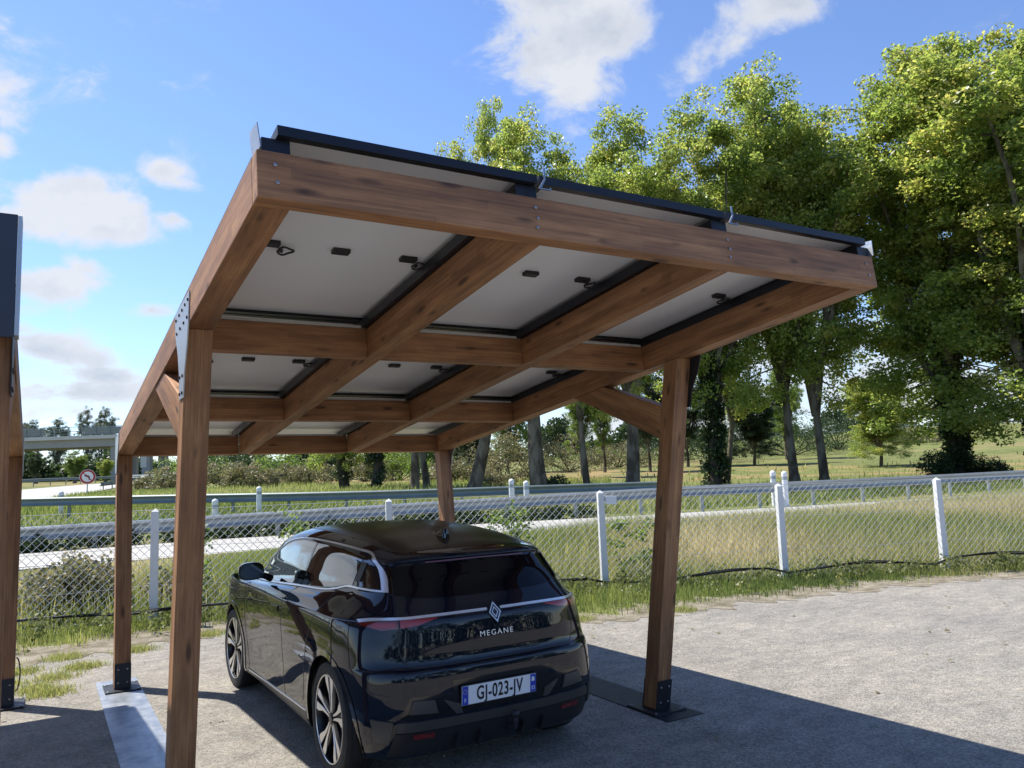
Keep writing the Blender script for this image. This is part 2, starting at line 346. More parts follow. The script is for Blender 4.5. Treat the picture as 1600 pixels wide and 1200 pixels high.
def dirt_mat():
    m, N, L, b = newmat('dry_earth'); setp(b, Roughness=.95, Specular_IOR_Level=.1)
    g = N.new('ShaderNodeNewGeometry'); P = g.outputs['Position']; a = noise(N, L, P, 3.2, 8, .7); f = noise(N, L, P, 38, 4, .7)
    r = ramp(N, [(.36, (.13, .115, .075)), (.52, (.235, .205, .155)), (.66, (.33, .295, .235))]); L.new(a.outputs['Fac'], r.inputs[0])
    q = N.new('ShaderNodeMapRange'); q.inputs['To Min'].default_value = .6; q.inputs['To Max'].default_value = 1.35; L.new(f.outputs['Fac'], q.inputs['Value'])
    L.new(mixc(N, L, 1.0, r.outputs[0], q.outputs[0], 'MULTIPLY'), b.inputs['Base Color']); bumpn(N, L, b, f.outputs['Fac'], .8, .02); return m
tag(MB().add(vs_, fs_).build('dirt_margin', dirt_mat()), kind='structure')

def ribbon(name, near, far, mat, lift=.02, n=160):
    near = np.array(near); far = np.array(far)
    def res(p, n):
        d = np.r_[0, np.cumsum(np.hypot(*np.diff(p, axis=0).T))]; t = np.linspace(0, d[-1], n)
        return np.c_[np.interp(t, d, p[:, 0]), np.interp(t, d, p[:, 1])]
    a, b = res(near, n), res(far, n); vs, fs = [], []
    for i in range(n):
        for k in range(7):
            q = a[i]*(1-k/6)+b[i]*k/6; vs.append((q[0], q[1], tz(q[0], q[1])+lift))
        if i:
            for k in range(6): j = i*7+k; fs.append((j-7, j-6, j+1, j))
    return tag(MB().add(vs, fs).build(name, mat, smooth=True), kind='structure')
M['road'] = simple('pale_asphalt', (.37, .36, .33), .85, 0, var=.14, vscale=1.2, bump=.3, bscale=90)
M['line'] = simple('road_paint', (.55, .55, .53), .7, 0, var=.12, vscale=3)
RN = [(-60,22),(-20,14.6),(-6,13.1),(-1,12.95),(3.2,12.9),(6.5,12.4),(9.6,11.9),(13.2,11.55),(17,11.3),(23,10.9),(30,10.4),(60,7)]
RF = [(-60,26.5),(-20,18.6),(-6,16.9),(-1,16.6),(3.0,16.9),(6.2,16.4),(10.3,15.6),(13.9,14.7),(18.4,13.7),(23,12.9),(30,12.1),(60,9)]
ribbon('slip_road', RN, RF, M['road'])
def off_line(poly, d):
    return [(p[0], p[1]+d) for p in poly]
ribbon('edge_line', off_line(RN, .35), off_line(RN, .50), M['line'], .026)
CN = [(-30,36),(-6,38),(-1.6,41),(-.4,46),(1.0,55),(5.2,77),(14,102),(40,140)]
CF = [(-30,48),(-14,52),(-9,58),(-6,68),(-2,84),(6,104),(34,146)]
ribbon('curved_road', CN, CF[:1]+[(-20,50)]+CF[1:], M['road'], .05)
ribbon('curve_edge_line', [(p[0]-.5, p[1]) for p in CN[2:7]], [(p[0]-.8, p[1]) for p in CN[2:7]], M['line'], .07)
# ------------------------------------------------------------------ timber solar carports
W_, H0, LR, TH, HF = 3.572, 3.052, 5.907, R(7.0565), .1905
PW, PD = .136, .1485; c_, s_, tn = math.cos(TH), math.sin(TH), math.tan(TH)
def roof(x, u, w=0.0): return Vector((x, u*c_ - w*s_, H0 - u*s_ - w*c_))
def zrb(y): return H0 - y*tn - HF/c_     # underside of rafters at plan position y
def beam(name, parent, p0, p1, wdt, hgt, upv, mat, bevel=.004, x0=0.0):
    """Beam from p0 to p1 (centre line), own X along its length so that the grain follows it."""
    p0, p1 = Vector(p0), Vector(p1); ax = (p1-p0).normalized(); u = Vector(upv); sd = u.cross(ax).normalized(); u = ax.cross(sd).normalized()
    Lh = (p1-p0).length/2
    o = MB().box(-Lh, Lh, -wdt/2, wdt/2, -hgt/2, hgt/2).build(name, mat, parent, bevel=bevel)
    m = Matrix((ax, sd, u)).transposed().to_4x4(); m.translation = (p0+p1)/2; o.matrix_local = m
    return o
def sloped(name, parent, pts8, mat, bevel=.004):
    """Eight-cornered timber re-expressed in a frame whose X runs along its long axis."""
    P = [Vector(p) for p in pts8]; a = sum(P[:4], Vector())/4; b = sum(P[4:], Vector())/4
    ax = (b-a).normalized(); sd = Vector((1, 0, 0)) if abs(ax.x) < .9 else Vector((0, 1, 0)); sd = (sd-ax*sd.dot(ax)).normalized(); u = ax.cross(sd)
    m = Matrix((ax, sd, u)).transposed().to_4x4(); m.translation = (a+b)/2; mi = m.inverted()
    o = MB().hexa([mi @ p for p in P]).build(name, mat, parent, bevel=bevel); o.matrix_local = m; return o
NV = Vector((0, s_, c_)); AX = Vector((0, c_, -s_))
def bolt(parent, p, n, r=.008, mat=None, name='bolt'):
    n = Vector(n).normalized(); p = Vector(p)
    return MB().tube([p-n*.002, p+n*.004, p+n*.006], [r, r, r*.6], 10).build(name, mat or M['alu'], parent)
def carport(x0, u0, label, full=True):
    root = empty('solar_carport', (x0, 0, 0)); tag(root, label, 'carport', 'timber solar carports')
    wd = M['wood']
    # side rafters and inner rafters, tops in the roof plane
    us = u0 + (.082 if full else .0)
    for xa in (PW/2, 1.2, W_-1.2, W_-PW/2):
        wdt = PW if xa in (PW/2, W_-PW/2) else .105
        beam('rafter', root, roof(xa, us, HF/2), roof(xa, LR-(.0 if wdt == PW else .09), HF/2), wdt, HF, NV, wd)
    if full:
        fb = beam('front_beam', root, roof(.0, .04, HF/2), roof(W_, .04, HF/2), .08, HF, NV, wd, .007)
        for xa in (.07, 1.2, W_-1.2, W_-.07):
            for k, w in enumerate((.05, .10, .145) if .5 < xa < 3 else (.055, .125)):
                bolt(root, roof(xa+(.004 if k % 2 else -.003), -.001, w), (0, -c_, s_), .0075)
    else:
        MB().box(-.02, W_+.012, u0-.035, u0-.006, 2.55, 3.135).build('end_board', M['navy_metal'], root, bevel=.004)
        MB().box(W_+.013, W_+.03, u0-.03, u0+.10, 2.56, 3.13).build('end_return', M['galv'], root)
    for u in (1.98, 4.03, LR-.085):
        for xa, xb in ((PW, 1.1475), (1.2525, W_-1.2525), (W_-1.1475, W_-PW)):
            beam('cross_beam', root, roof(xa+.001, u+.04, HF/2), roof(xb-.001, u+.04, HF/2), .08, HF-.004, NV, wd)
            beam('packing_strip', root, roof(xa+.002, u+.03, -.010), roof(xb-.002, u+.03, -.010), .05, .018, NV, M['concrete'], 0)
    # posts lean towards each other under the roof
    for side, xl in ((-1, 0.0), (1, W_-PW)):
        for (yb, yt) in ((2.023, 1.566), (5.454, 5.70)):
            zt0, zt1 = zrb(yt)-.001, zrb(yt+PD)-.001
            sloped('post', root, [(xl, yb, .024), (xl+PW, yb, .024), (xl+PW, yb+PD, .024), (xl, yb+PD, .024),
                                  (xl, yt, zt0), (xl+PW, yt, zt0), (xl+PW, yt+PD, zt1), (xl, yt+PD, zt1)], wd, .007)
            sh = MB(); k = (yt-yb)/2.4
            sh.hexa([(xl-.001, yb-.007, .022), (xl+PW+.001, yb-.007, .022), (xl+PW+.001, yb-.001, .022), (xl-.001, yb-.001, .022),
                     (xl-.001, yb-.007+k*.22, .24), (xl+PW+.001, yb-.007+k*.22, .24), (xl+PW+.001, yb-.001+k*.22, .24), (xl-.001, yb-.001+k*.22, .24)])
            sh.hexa([(xl-.001, yb+PD+.001, .022), (xl+PW+.001, yb+PD+.001, .022), (xl+PW+.001, yb+PD+.007, .022), (xl-.001, yb+PD+.007, .022),
                     (xl-.001, yb+PD+.001+k*.22, .24), (xl+PW+.001, yb+PD+.001+k*.22, .24), (xl+PW+.001, yb+PD+.007+k*.22, .24), (xl-.001, yb+PD+.007+k*.22, .24)])
            sh.box(xl-.08, xl+PW+.08, yb-.10, yb+PD+.10, .0105, .0215)
            shoe = sh.build('post_shoe', M['steel_dark'] , root)
            for bx in (.03, .105):
                for bz in (.075, .19): bolt(shoe, (xl+bx, yb-.007+k*bz, bz), (0, -1, 0), .008, name='shoe_bolt')
            for bx, by in ((-.055, -.07), (PW+.055, -.07), (-.055, PD+.07), (PW+.055, PD+.07)):
                bolt(shoe, (xl+bx, yb+by, .023), (0, 0, 1), .011, name='anchor_bolt')
        # brace between the front post and the rafter
        sloped('brace', root, [(xl+.01, 1.70+.02, 2.30), (xl+PW-.01, 1.70+.02, 2.30), (xl+PW-.01, 1.745+.03, 2.06), (xl+.01, 1.745+.03, 2.06),
                               (xl+.01, 2.50, zrb(2.50)-.001), (xl+PW-.01, 2.50, zrb(2.50)-.001), (xl+PW-.01, 2.93, zrb(2.93)-.001), (xl+.01, 2.93, zrb(2.93)-.001)], wd)
        xo, dx = (-.001, -.006) if side < 0 else (W_+.001, .006)
        g = MB(); poly = [(1.44, 2.84), (1.46, 2.68), (1.50, 2.56), (1.575, 2.42), (1.60, 2.30), (1.735, 2.30), (1.74, 2.42), (1.80, 2.55), (1.90, 2.68), (1.92, 2.80)]
        g.prism(poly, lambda p: (xo, p[0], p[1]), lambda p: (xo+dx, p[0], p[1]))
        gp = g.build('gusset_plate', M['galv'] if side < 0 else M['steel_dark'], root)  # right gusset takes a darker steel to paint its unlit face
        for (y, z) in ((1.47, 2.80), (1.56, 2.79), (1.66, 2.78), (1.76, 2.77), (1.87, 2.76), (1.49, 2.71), (1.60, 2.70), (1.72, 2.69), (1.84, 2.68), (1.62, 2.42), (1.71, 2.42), (1.63, 2.33), (1.71, 2.33)):
            bolt(gp, (xo+dx, y, z), (dx, 0, 0), .010, M['steel_dark'], 'plate_bolt')
        g = MB(); poly = [(5.50, 2.36), (5.52, 2.22), (5.66, 2.08), (5.67, 1.98), (5.80, 1.98), (5.84, 2.12), (5.86, 2.32)]
        g.prism(poly, lambda p: (xo, p[0], p[1]), lambda p: (xo+dx, p[0], p[1])); g.build('gusset_plate', M['galv'], root)
        # long steel ballast plate the two posts of this side stand on
        xp = xl+PW/2
        if full: pl = MB().box(xp-.175-(.02 if side < 0 else -.02), xp+.175-(.02 if side < 0 else -.02), 1.79, 5.92, .0045, .0100).build('ground_plate', M['plate'] if side < 0 else M['steel_dark'], root)  # right plate coloured darker to stand for roof shade
    # rails and modules
    for xa in (.075, 1.165, 2.335, W_-.06):
        beam('rail', root, roof(xa, u0+.01, -.030), roof(xa, LR+.25, -.030), .105, .054, NV, M['black_metal'], 0)
    PLn, PWd = 2.094, 1.134
    for i in range(3):
        xa = .075+i*(PWd+.014)
        for j in range(3):
            ua = -.055+j*(PLn+.015)
            if ua + PLn < u0: continue
            ub = ua+PLn; ua = max(ua, u0-.02)
            pr = MB()
            def rb(xA, xB, uA, uB, wA, wB):
                pr.hexa([roof(xA, uA, wA), roof(xB, uA, wA), roof(xB, uB, wA), roof(xA, uB, wA), roof(xA, uA, wB), roof(xB, uA, wB), roof(xB, uB, wB), roof(xA, uB, wB)])
            rb(xa, xa+PWd, ua, ua+.012, -.060, -.100); rb(xa, xa+PWd, ub-.012, ub, -.060, -.100)
            rb(xa, xa+.012, ua+.012, ub-.012, -.060, -.100); rb(xa+PWd-.012, xa+PWd, ua+.012, ub-.012, -.060, -.100)
            rb(xa+.012, xa+.035, ua+.012, ub-.012, -.060, -.0625); rb(xa+PWd-.035, xa+PWd-.012, ua+.012, ub-.012, -.060, -.0625)
            rb(xa+.035, xa+PWd-.035, ua+.012, ua+.035, -.060, -.0625); rb(xa+.035, xa+PWd-.035, ub-.035, ub-.012, -.060, -.0625)
            fr = pr.build('solar_panel', M['black_metal'], root)
            pr = MB(); rb(xa+.0125, xa+PWd-.0125, ua+.0125, ub-.0125, -.086, -.0935); pr.build('backsheet', M['backsheet'], fr)
            pr = MB(); rb(xa+.0125, xa+PWd-.0125, ua+.0125, ub-.0125, -.094, -.0985); pr.build('glass', M['cells'], fr)
            uc = -.055+j*(PLn+.015)+PLn/2
            if uc < u0: continue
            for k, xb in enumerate((.222, PWd/2+.01, PWd-.185)):
                pr = MB(); rb(xa+xb-.045, xa+xb+.045, uc-.024, uc+.024, -.086, -.064); pr.build('junction_box', M['plastic'], fr, bevel=.003)
                if k != 1:
                    sg = -1 if k == 0 else 1; pts = []
                    for t in range(26):
                        a = t/25*math.pi*3.1+i+j; rr = .042+.010*math.sin(t*.9)
                        pts.append(roof(xa+xb+.045+.04*min(1, t/6)+.75*rr*math.cos(a)*(t > 3), uc+.03+rr*math.sin(a)*(t > 3)+.004*t/5, -.062+.004*math.sin(t)))
                    MB().tube(pts, .0055, 6).build('cable', M['plastic'], fr, smooth=True)
    # end clamps shown at the front edge between modules
    if full:
        for xa in (.075+PWd+.007, .075+2*PWd+.021):
            g = MB(); prof = [(-.030, -.006), (.034, -.006), (.034, -.020), (.028, -.020), (.028, -.012), (-.016, -.012), (.010, -.055), (.010, -.108), (.003, -.108), (.003, -.057), (-.030, -.012)]
            g.prism(prof, lambda p: roof(xa+p[0], -.062, p[1]-.004), lambda p: roof(xa+p[0], -.056, p[1]-.004)); g.build('module_clamp', M['alu'], root)
    # thin upright edge flashings along both sides
    for xa, sg in ((.012, -1), (W_-.012, 1)) if full else ():
        g = MB(); g.hexa([roof(xa-.002, u0-.02, 0), roof(xa+.002, u0-.02, 0), roof(xa+.002, u0+.10, 0), roof(xa-.002, u0+.10, 0),
                          roof(xa-.002+sg*.01, u0-.02, -.095), roof(xa+.002+sg*.01, u0-.02, -.095), roof(xa+.002+sg*.01, u0+.10, -.115), roof(xa-.002+sg*.01, u0+.10, -.115)])
        g.build('edge_flashing', M['galv'], root)
    return root
def plate_mat():
    m, N, L, b = newmat('scuffed_galvanised_plate'); setp(b, Metallic=.7, Roughness=.38)
    tc = N.new('ShaderNodeTexCoord'); mp = N.new('ShaderNodeMapping'); mp.inputs['Scale'].default_value = (9, 1.3, 1); L.new(tc.outputs['Object'], mp.inputs['Vector'])
    a = noise(N, L, mp.outputs[0], 1.5, 6, .65); c = noise(N, L, tc.outputs['Object'], 5, 7, .7)
    r = ramp(N, [(.3, (.17, .19, .22)), (.5, (.29, .32, .36)), (.72, (.42, .43, .43))]); L.new(c.outputs['Fac'], r.inputs[0]); L.new(r.outputs[0], b.inputs['Base Color'])
    q = N.new('ShaderNodeMapRange'); q.inputs['To Min'].default_value = .25; q.inputs['To Max'].default_value = .62; L.new(a.outputs['Fac'], q.inputs['Value']); L.new(q.outputs[0], b.inputs['Roughness'])
    bumpn(N, L, b, a.outputs['Fac'], .15, .01); return m
M['plate'] = plate_mat()
M['cells'] = simple('module_glass', (.01, .014, .03), .12, 0, Coat_Weight=.6)
cp = carport(0, 0.0, 'timber solar carport with the black hatchback parked beneath it')
nb = carport(-.775-W_, 1.47, 'neighbouring timber carport cut by the left picture edge, navy end board on its corner', full=False)
# short black cable loop on the neighbour's rear post
pts = [(-.775+.01+.03*math.sin(t*.45), 5.44-.01, .28+.14*math.cos(t*.45)) for t in range(8)]
MB().tube([(p[0]-nb.location.x, p[1], p[2]) for p in pts], .006, 6).build('cable_loop', M['plastic'], nb, smooth=True)
# ------------------------------------------------------------------ black hatchback
def paint():
    m, N, L, b = newmat('black_paint'); setp(b, Base_Color=(.005, .009, .018, 1), Roughness=.5, Metallic=.0, Specular_IOR_Level=.0, Coat_Weight=1.0, Coat_Roughness=.02, Coat_IOR=1.5)
    g = N.new('ShaderNodeTexCoord'); n = noise(N, L, g.outputs['Object'], 2.5, 2)
    r = N.new('ShaderNodeMapRange'); r.inputs['To Min'].default_value = .01; r.inputs['To Max'].default_value = .03; L.new(n.outputs['Fac'], r.inputs['Value']); L.new(r.outputs[0], b.inputs['Coat Roughness'])
    return m
M['paint'] = paint()
M['roofpaint'] = simple('black_roof', (.006, .007, .009), .30, 0, Specular_IOR_Level=.35, Coat_Weight=.15, Coat_Roughness=.1)
M['carglass'] = simple('tinted_glass', (.004, .006, .009), .02, 0, Specular_IOR_Level=.75, Coat_Weight=1.0, Coat_Roughness=.0)
M['gloss_black'] = simple('gloss_black', (.004, .004, .005), .08, 0, Coat_Weight=.6)
M['satin_grey'] = simple('satin_grey_plastic', (.05, .047, .043), .38, 0, var=.1)
M['chrome'] = simple('chrome_trim', (.88, .89, .90), .30, .75)
M['rearglass'] = simple('dark_privacy_glass', (.002, .003, .006), .03, 0, Specular_IOR_Level=.28)
M['rubber'] = simple('tyre_rubber', (.012, .012, .013), .75, 0, var=.3, vscale=20)
M['rim_silver'] = simple('diamond_cut_rim', (.74, .72, .70), .28, .85)
M['rim_black'] = simple('gloss_black_rim', (.01, .01, .012), .25)
M['lamp'] = simple('red_lamp', (.30, .010, .008), .25, 0, Coat_Weight=1.0)
M['lampdark'] = simple('dark_red_lamp', (.14, .010, .010), .12, 0, Coat_Weight=1.0)
M['plate_white'] = simple('plate_white', (.78, .79, .80), .35)
M['plate_blue'] = simple('plate_blue', (.02, .06, .42), .35)
M['plate_black'] = simple('plate_black', (.01, .01, .012), .4)
NET = [  # rows from sill to roof centre; 13 columns from the rear centre round the left side to the nose: (x, y, z)
 [(0,-.45),(.4,-.45),(.6,-.42),(.70,-.36),(.78,-.15),(.80,.05),(.80,.42),(.79,1.3),(.79,2.1),(.80,2.7),(.74,3.1),(.5,3.32),(0,3.4)],
 [(0,-.60),(.4,-.595),(.6,-.575),(.735,-.47),(.83,-.22),(.862,.05),(.857,.42),(.845,1.3),(.845,2.1),(.862,2.7),(.81,3.1),(.58,3.38),(0,3.46)],
 [(0,-.675),(.42,-.665),(.64,-.63),(.775,-.52),(.862,-.22),(.885,.05),(.880,.42),(.862,1.3),(.862,2.1),(.885,2.7),(.83,3.1),(.62,3.38),(0,3.5)],
 [(0,-.71),(.42,-.70),(.645,-.655),(.79,-.53),(.872,-.22),(.893,.05),(.883,.42),(.862,1.3),(.862,2.1),(.893,2.7),(.835,3.1),(.62,3.38),(0,3.5)],
 [(0,-.714),(.42,-.70),(.645,-.65),(.80,-.51),(.878,-.22),(.895,.05),(.885,.42),(.872,1.3),(.872,2.1),(.895,2.7),(.835,3.1),(.60,3.36),(0,3.48)],
 [(0,-.708),(.42,-.692),(.645,-.64),(.802,-.485),(.880,-.21),(.893,.05),(.885,.42),(.879,1.3),(.878,2.1),(.892,2.7),(.83,3.1),(.59,3.35),(0,3.47)],
 [(0,-.700),(.42,-.684),(.640,-.63),(.803,-.47),(.881,-.205),(.892,.05),(.885,.42),(.881,1.3),(.880,2.1),(.891,2.7),(.83,3.1),(.59,3.35),(0,3.47)],
 [(0,-.668),(.42,-.652),(.605,-.605),(.803,-.455),(.881,-.20),(.891,.05),(.886,.42),(.882,1.3),(.881,2.1),(.891,2.7),(.83,3.1),(.59,3.35),(0,3.46)],
 [(0,-.648),(.42,-.630),(.600,-.58),(.802,-.41),(.874,-.18),(.886,.05),(.887,.42),(.886,1.3),(.885,2.1),(.889,2.7),(.825,3.08),(.58,3.33),(0,3.44)],
 [(0,-.634),(.42,-.612),(.600,-.56),(.795,-.365),(.853,-.16),(.866,.05),(.871,.42),(.876,1.3),(.876,2.1),(.876,2.65),(.81,3.05),(.55,3.28),(0,3.38)],
 [(0,-.620),(.42,-.598),(.600,-.545),(.780,-.350),(.835,-.15),(.850,.05),(.858,.42),(.868,1.3),(.868,2.1),(.866,2.63),(.79,3.0),(.53,3.2),(0,3.3)],
 [(0,-.598),(.42,-.574),(.600,-.515),(.728,-.355),(.775,-.14),(.792,.05),(.812,.42),(.842,1.3),(.842,2.1),(.82,2.6),(.74,2.9),(.48,3.05),(0,3.1)],
 [(0,-.552),(.42,-.524),(.597,-.445),(.668,-.335),(.705,-.12),(.715,.05),(.735,.42),(.765,1.3),(.762,2.1),(.74,2.4),(.68,2.6),(.42,2.72),(0,2.78)],
 [(0,-.490),(.42,-.457),(.585,-.365),(.640,-.260),(.672,-.06),(.682,.1),(.697,.45),(.718,1.3),(.705,2.0),(.67,2.2),(.61,2.35),(.38,2.45),(0,2.5)],
 [(0,-.412),(.42,-.372),(.570,-.280),(.610,-.170),(.632,.0),(.640,.13),(.650,.47),(.662,1.25),(.648,1.75),(.61,1.95),(.55,2.05),(.34,2.15),(0,2.2)],
 [(0,-.432),(.42,-.392),(.562,-.300),(.598,-.170),(.612,.02),(.617,.15),(.624,.49),(.636,1.2),(.618,1.62),(.58,1.76),(.51,1.82),(.31,1.90),(0,1.93)],
 [(0,-.418),(.42,-.378),(.545,-.285),(.575,-.150),(.590,.03),(.595,.16),(.602,.5),(.612,1.2),(.595,1.58),(.56,1.70),(.49,1.76),(.29,1.83),(0,1.86)],
 [(0,-.30),(.34,-.26),(.45,-.16),(.475,-.05),(.485,.08),(.49,.2),(.50,.52),(.50,1.15),(.48,1.45),(.44,1.53),(.37,1.58),(.22,1.65),(0,1.68)],
 [(0,-.18),(.17,-.15),(.23,-.06),(.25,.03),(.25,.14),(.25,.25),(.25,.55),(.25,1.1),(.24,1.33),(.22,1.40),(.18,1.44),(.1,1.49),(0,1.52)],
 [(0,-.08),(0,-.04),(0,.01),(0,.08),(0,.17),(0,.28),(0,.57),(0,1.05),(0,1.2),(0,1.27),(0,1.31),(0,1.35),(0,1.39)]]
ZR = [[.19]*13, [.215]*13, [.34]*13, [.46]*13, [.60]*13, [.69]*13, [.712]*13, [.722]*13, [.86]*13, [.975]*13,
 [1.0,1.0,1.005,1.0,.995,.99,.985,.965,.95,.94,.92,.90,.89], [1.035,1.035,1.04,1.04,1.04,1.035,1.03,1.015,.985,.97,.95,.935,.925],
 [1.105,1.105,1.115,1.115,1.115,1.105,1.09,1.055,1.01,.995,.985,.985,.985], [1.205,1.205,1.205,1.20,1.20,1.20,1.20,1.20,1.17,1.15,1.14,1.14,1.14],
 [1.315,1.312,1.300,1.305,1.320,1.332,1.352,1.375,1.350,1.325,1.315,1.325,1.33], [1.324,1.321,1.309,1.325,1.347,1.362,1.386,1.412,1.398,1.388,1.39,1.40,1.405],
 [1.345,1.341,1.328,1.342,1.365,1.380,1.404,1.428,1.415,1.408,1.412,1.422,1.428],
 [1.366,1.370,1.372,1.388,1.407,1.420,1.445,1.468,1.462,1.458,1.458,1.458,1.46], [1.388,1.392,1.400,1.412,1.427,1.439,1.466,1.488,1.484,1.482,1.480,1.478,1.478],
 [1.402,1.406,1.412,1.422,1.434,1.447,1.473,1.494,1.492,1.490,1.489,1.488,1.487]]
G = np.array([[(-p[0], p[1], z) for p, z in zip(r, zr)] for r, zr in zip(NET, ZR)])      # left half (x negative)
def cr_rows(P, n, mirror):
    """Centripetal Catmull-Rom along axis 0, n samples per span."""
    m = len(P)
    if mirror:
        a = P[1]*np.array([-1, 1, 1]); b = P[-2]*np.array([-1, 1, 1])
    else: a = 2*P[0]-P[1]; b = 2*P[-1]-P[-2]
    Q = np.concatenate([a[None], P, b[None]]); out = []
    for i in range(m-1):
        p0, p1, p2, p3 = Q[i], Q[i+1], Q[i+2], Q[i+3]
        d = lambda u, v: np.maximum(np.linalg.norm(v-u, axis=-1, keepdims=True), 1e-4)**.5
        t1 = d(p0, p1); t2 = t1+d(p1, p2); t3 = t2+d(p2, p3); t0 = 0*t1
        for k in range(n):
            t = t1+(t2-t1)*k/n
            A1 = (t1-t)/(t1-t0)*p0+(t-t0)/(t1-t0)*p1; A2 = (t2-t)/(t2-t1)*p1+(t-t1)/(t2-t1)*p2; A3 = (t3-t)/(t3-t2)*p2+(t-t2)/(t3-t2)*p3
            B1 = (t2-t)/(t2-t0)*A1+(t-t0)/(t2-t0)*A2; B2 = (t3-t)/(t3-t1)*A2+(t-t1)/(t3-t1)*A3
            out.append((t2-t)/(t2-t1)*B1+(t-t1)/(t2-t1)*B2)
    out.append(P[-1]); return np.array(out)
S1 = cr_rows(G.transpose(1, 0, 2), 9, True)           # columns direction -> (nc, rows, 3)
S2 = cr_rows(S1.transpose(1, 0, 2), 5, False)         # (nr, nc, 3)
S2[:, 0, 0] = 0; S2[:, -1, 0] = 0; S2[-1, :, 0] = 0
nr, nc = S2.shape[:2]
full = np.concatenate([S2, (S2*np.array([-1, 1, 1]))[:, ::-1][:, 1:-1]], 1); nf = full.shape[1]
bm = bmesh.new(); grid = [[bm.verts.new(full[i, j]) for j in range(nf)] for i in range(nr)]
for i in range(nr-1):
    for j in range(nf):
        try: bm.faces.new((grid[i][j], grid[i][(j+1) % nf], grid[i+1][(j+1) % nf], grid[i+1][j]))
        except ValueError: pass
bmesh.ops.remove_doubles(bm, verts=bm.verts, dist=.0008)
bmesh.ops.recalc_face_normals(bm, faces=bm.faces)
if sum(f.normal.z for f in bm.faces if f.calc_center_median().z > 1.4) < 0: bmesh.ops.reverse_faces(bm, faces=bm.faces)
bvh = BVHTree.FromBMesh(bm)
car = empty('hatchback_car', (1.835, 2.259, 0), R(.43)); tag(car, 'glossy black hatchback parked under the timber carport, seen from behind', 'car')
def hitp(view, a, b2, side=-1):
    if view == 'side': o, d = Vector((2*side, a, b2)), Vector((-side, 0, 0))
    elif view == 'rear': o, d = Vector((a, -3, b2)), Vector((0, 1, 0))
    else: o, d = Vector((a, b2, 4)), Vector((0, 0, -1))
    h = bvh.ray_cast(o, d)
    return (h[0], h[1] if h[1].dot(d) < 0 else -h[1]) if h[0] is not None else (None, None)
def lerp_poly(P, t):
    P = np.array(P, float); d = np.r_[0, np.cumsum(np.hypot(*np.diff(P, axis=0).T))]; q = t*d[-1]
    return np.array([np.interp(q, d, P[:, 0]), np.interp(q, d, P[:, 1])])
def patch(name, view, lo, hi, mat, off=.003, nu=40, nv=10, side=-1, parent=None, skirt=.006, smooth=True):
    """Panel lying on the body between two curves given in the side (y, z), rear (x, z) or top (x, y) view."""
    lo = list(lo); hi = list(hi)
    pts = []
    for i in range(nu+1):
        A, B = lerp_poly(lo, i/nu), lerp_poly(hi, i/nu); row = []
        for k in range(nv+1):
            q = A*(1-k/nv)+B*k/nv; p, n = hitp(view, q[0], q[1], side); row.append((p, n))
        pts.append(row)
    last = None
    for row in pts:       # fill rays that missed with their neighbour
        for k, (p, n) in enumerate(row):
            if p is None: row[k] = last if last else (Vector((0, 0, 1)), Vector((0, 0, 1)))
            last = row[k]
    mb = MB(); vs = [p+n*off for row in pts for p, n in row]; fs = []; w = nv+1
    for i in range(nu):
        for k in range(nv): fs.append((i*w+k, (i+1)*w+k, (i+1)*w+k+1, i*w+k+1))
    ringi = [(0, k) for k in range(nv)]+[(i, nv) for i in range(nu)]+[(nu, k) for k in range(nv, 0, -1)]+[(i, 0) for i in range(nu, 0, -1)]
    base = len(vs); vs += [pts[i][k][0]+pts[i][k][1]*(off-skirt) for i, k in ringi]
    m = len(ringi)
    for q in range(m):
        a, b2 = ringi[q], ringi[(q+1) % m]; fs.append((a[0]*w+a[1], b2[0]*w+b2[1], base+(q+1) % m, base+q))
    return mb.add(vs, fs).build(name, mat, parent or car, smooth=smooth, sharp=45)
def strip(name, view, line, wdt, mat, off=.004, nu=60, side=-1, parent=None, nv=2, taper=False):
    P = np.array([lerp_poly(line, i/nu) for i in range(nu+1)]); T = np.gradient(P, axis=0); T /= np.maximum(np.hypot(T[:, 0], T[:, 1])[:, None], 1e-6); Nn = np.c_[-T[:, 1], T[:, 0]]
    wd = np.full(nu+1, wdt/2)
    if taper: wd = wd*np.minimum(1, np.minimum(np.arange(nu+1)/(nu*.1)+.15, 1))
    return patch(name, view, P-Nn*wd[:, None], P+Nn*wd[:, None], mat, off, nu, nv, side, parent, skirt=off+.003)
def curve(pts, n=40):      # smooth 2D curve through points
    P = np.c_[np.array(pts, float), np.zeros(len(pts))]; return cr_rows(P, max(2, n//len(pts)), False)[:, :2]
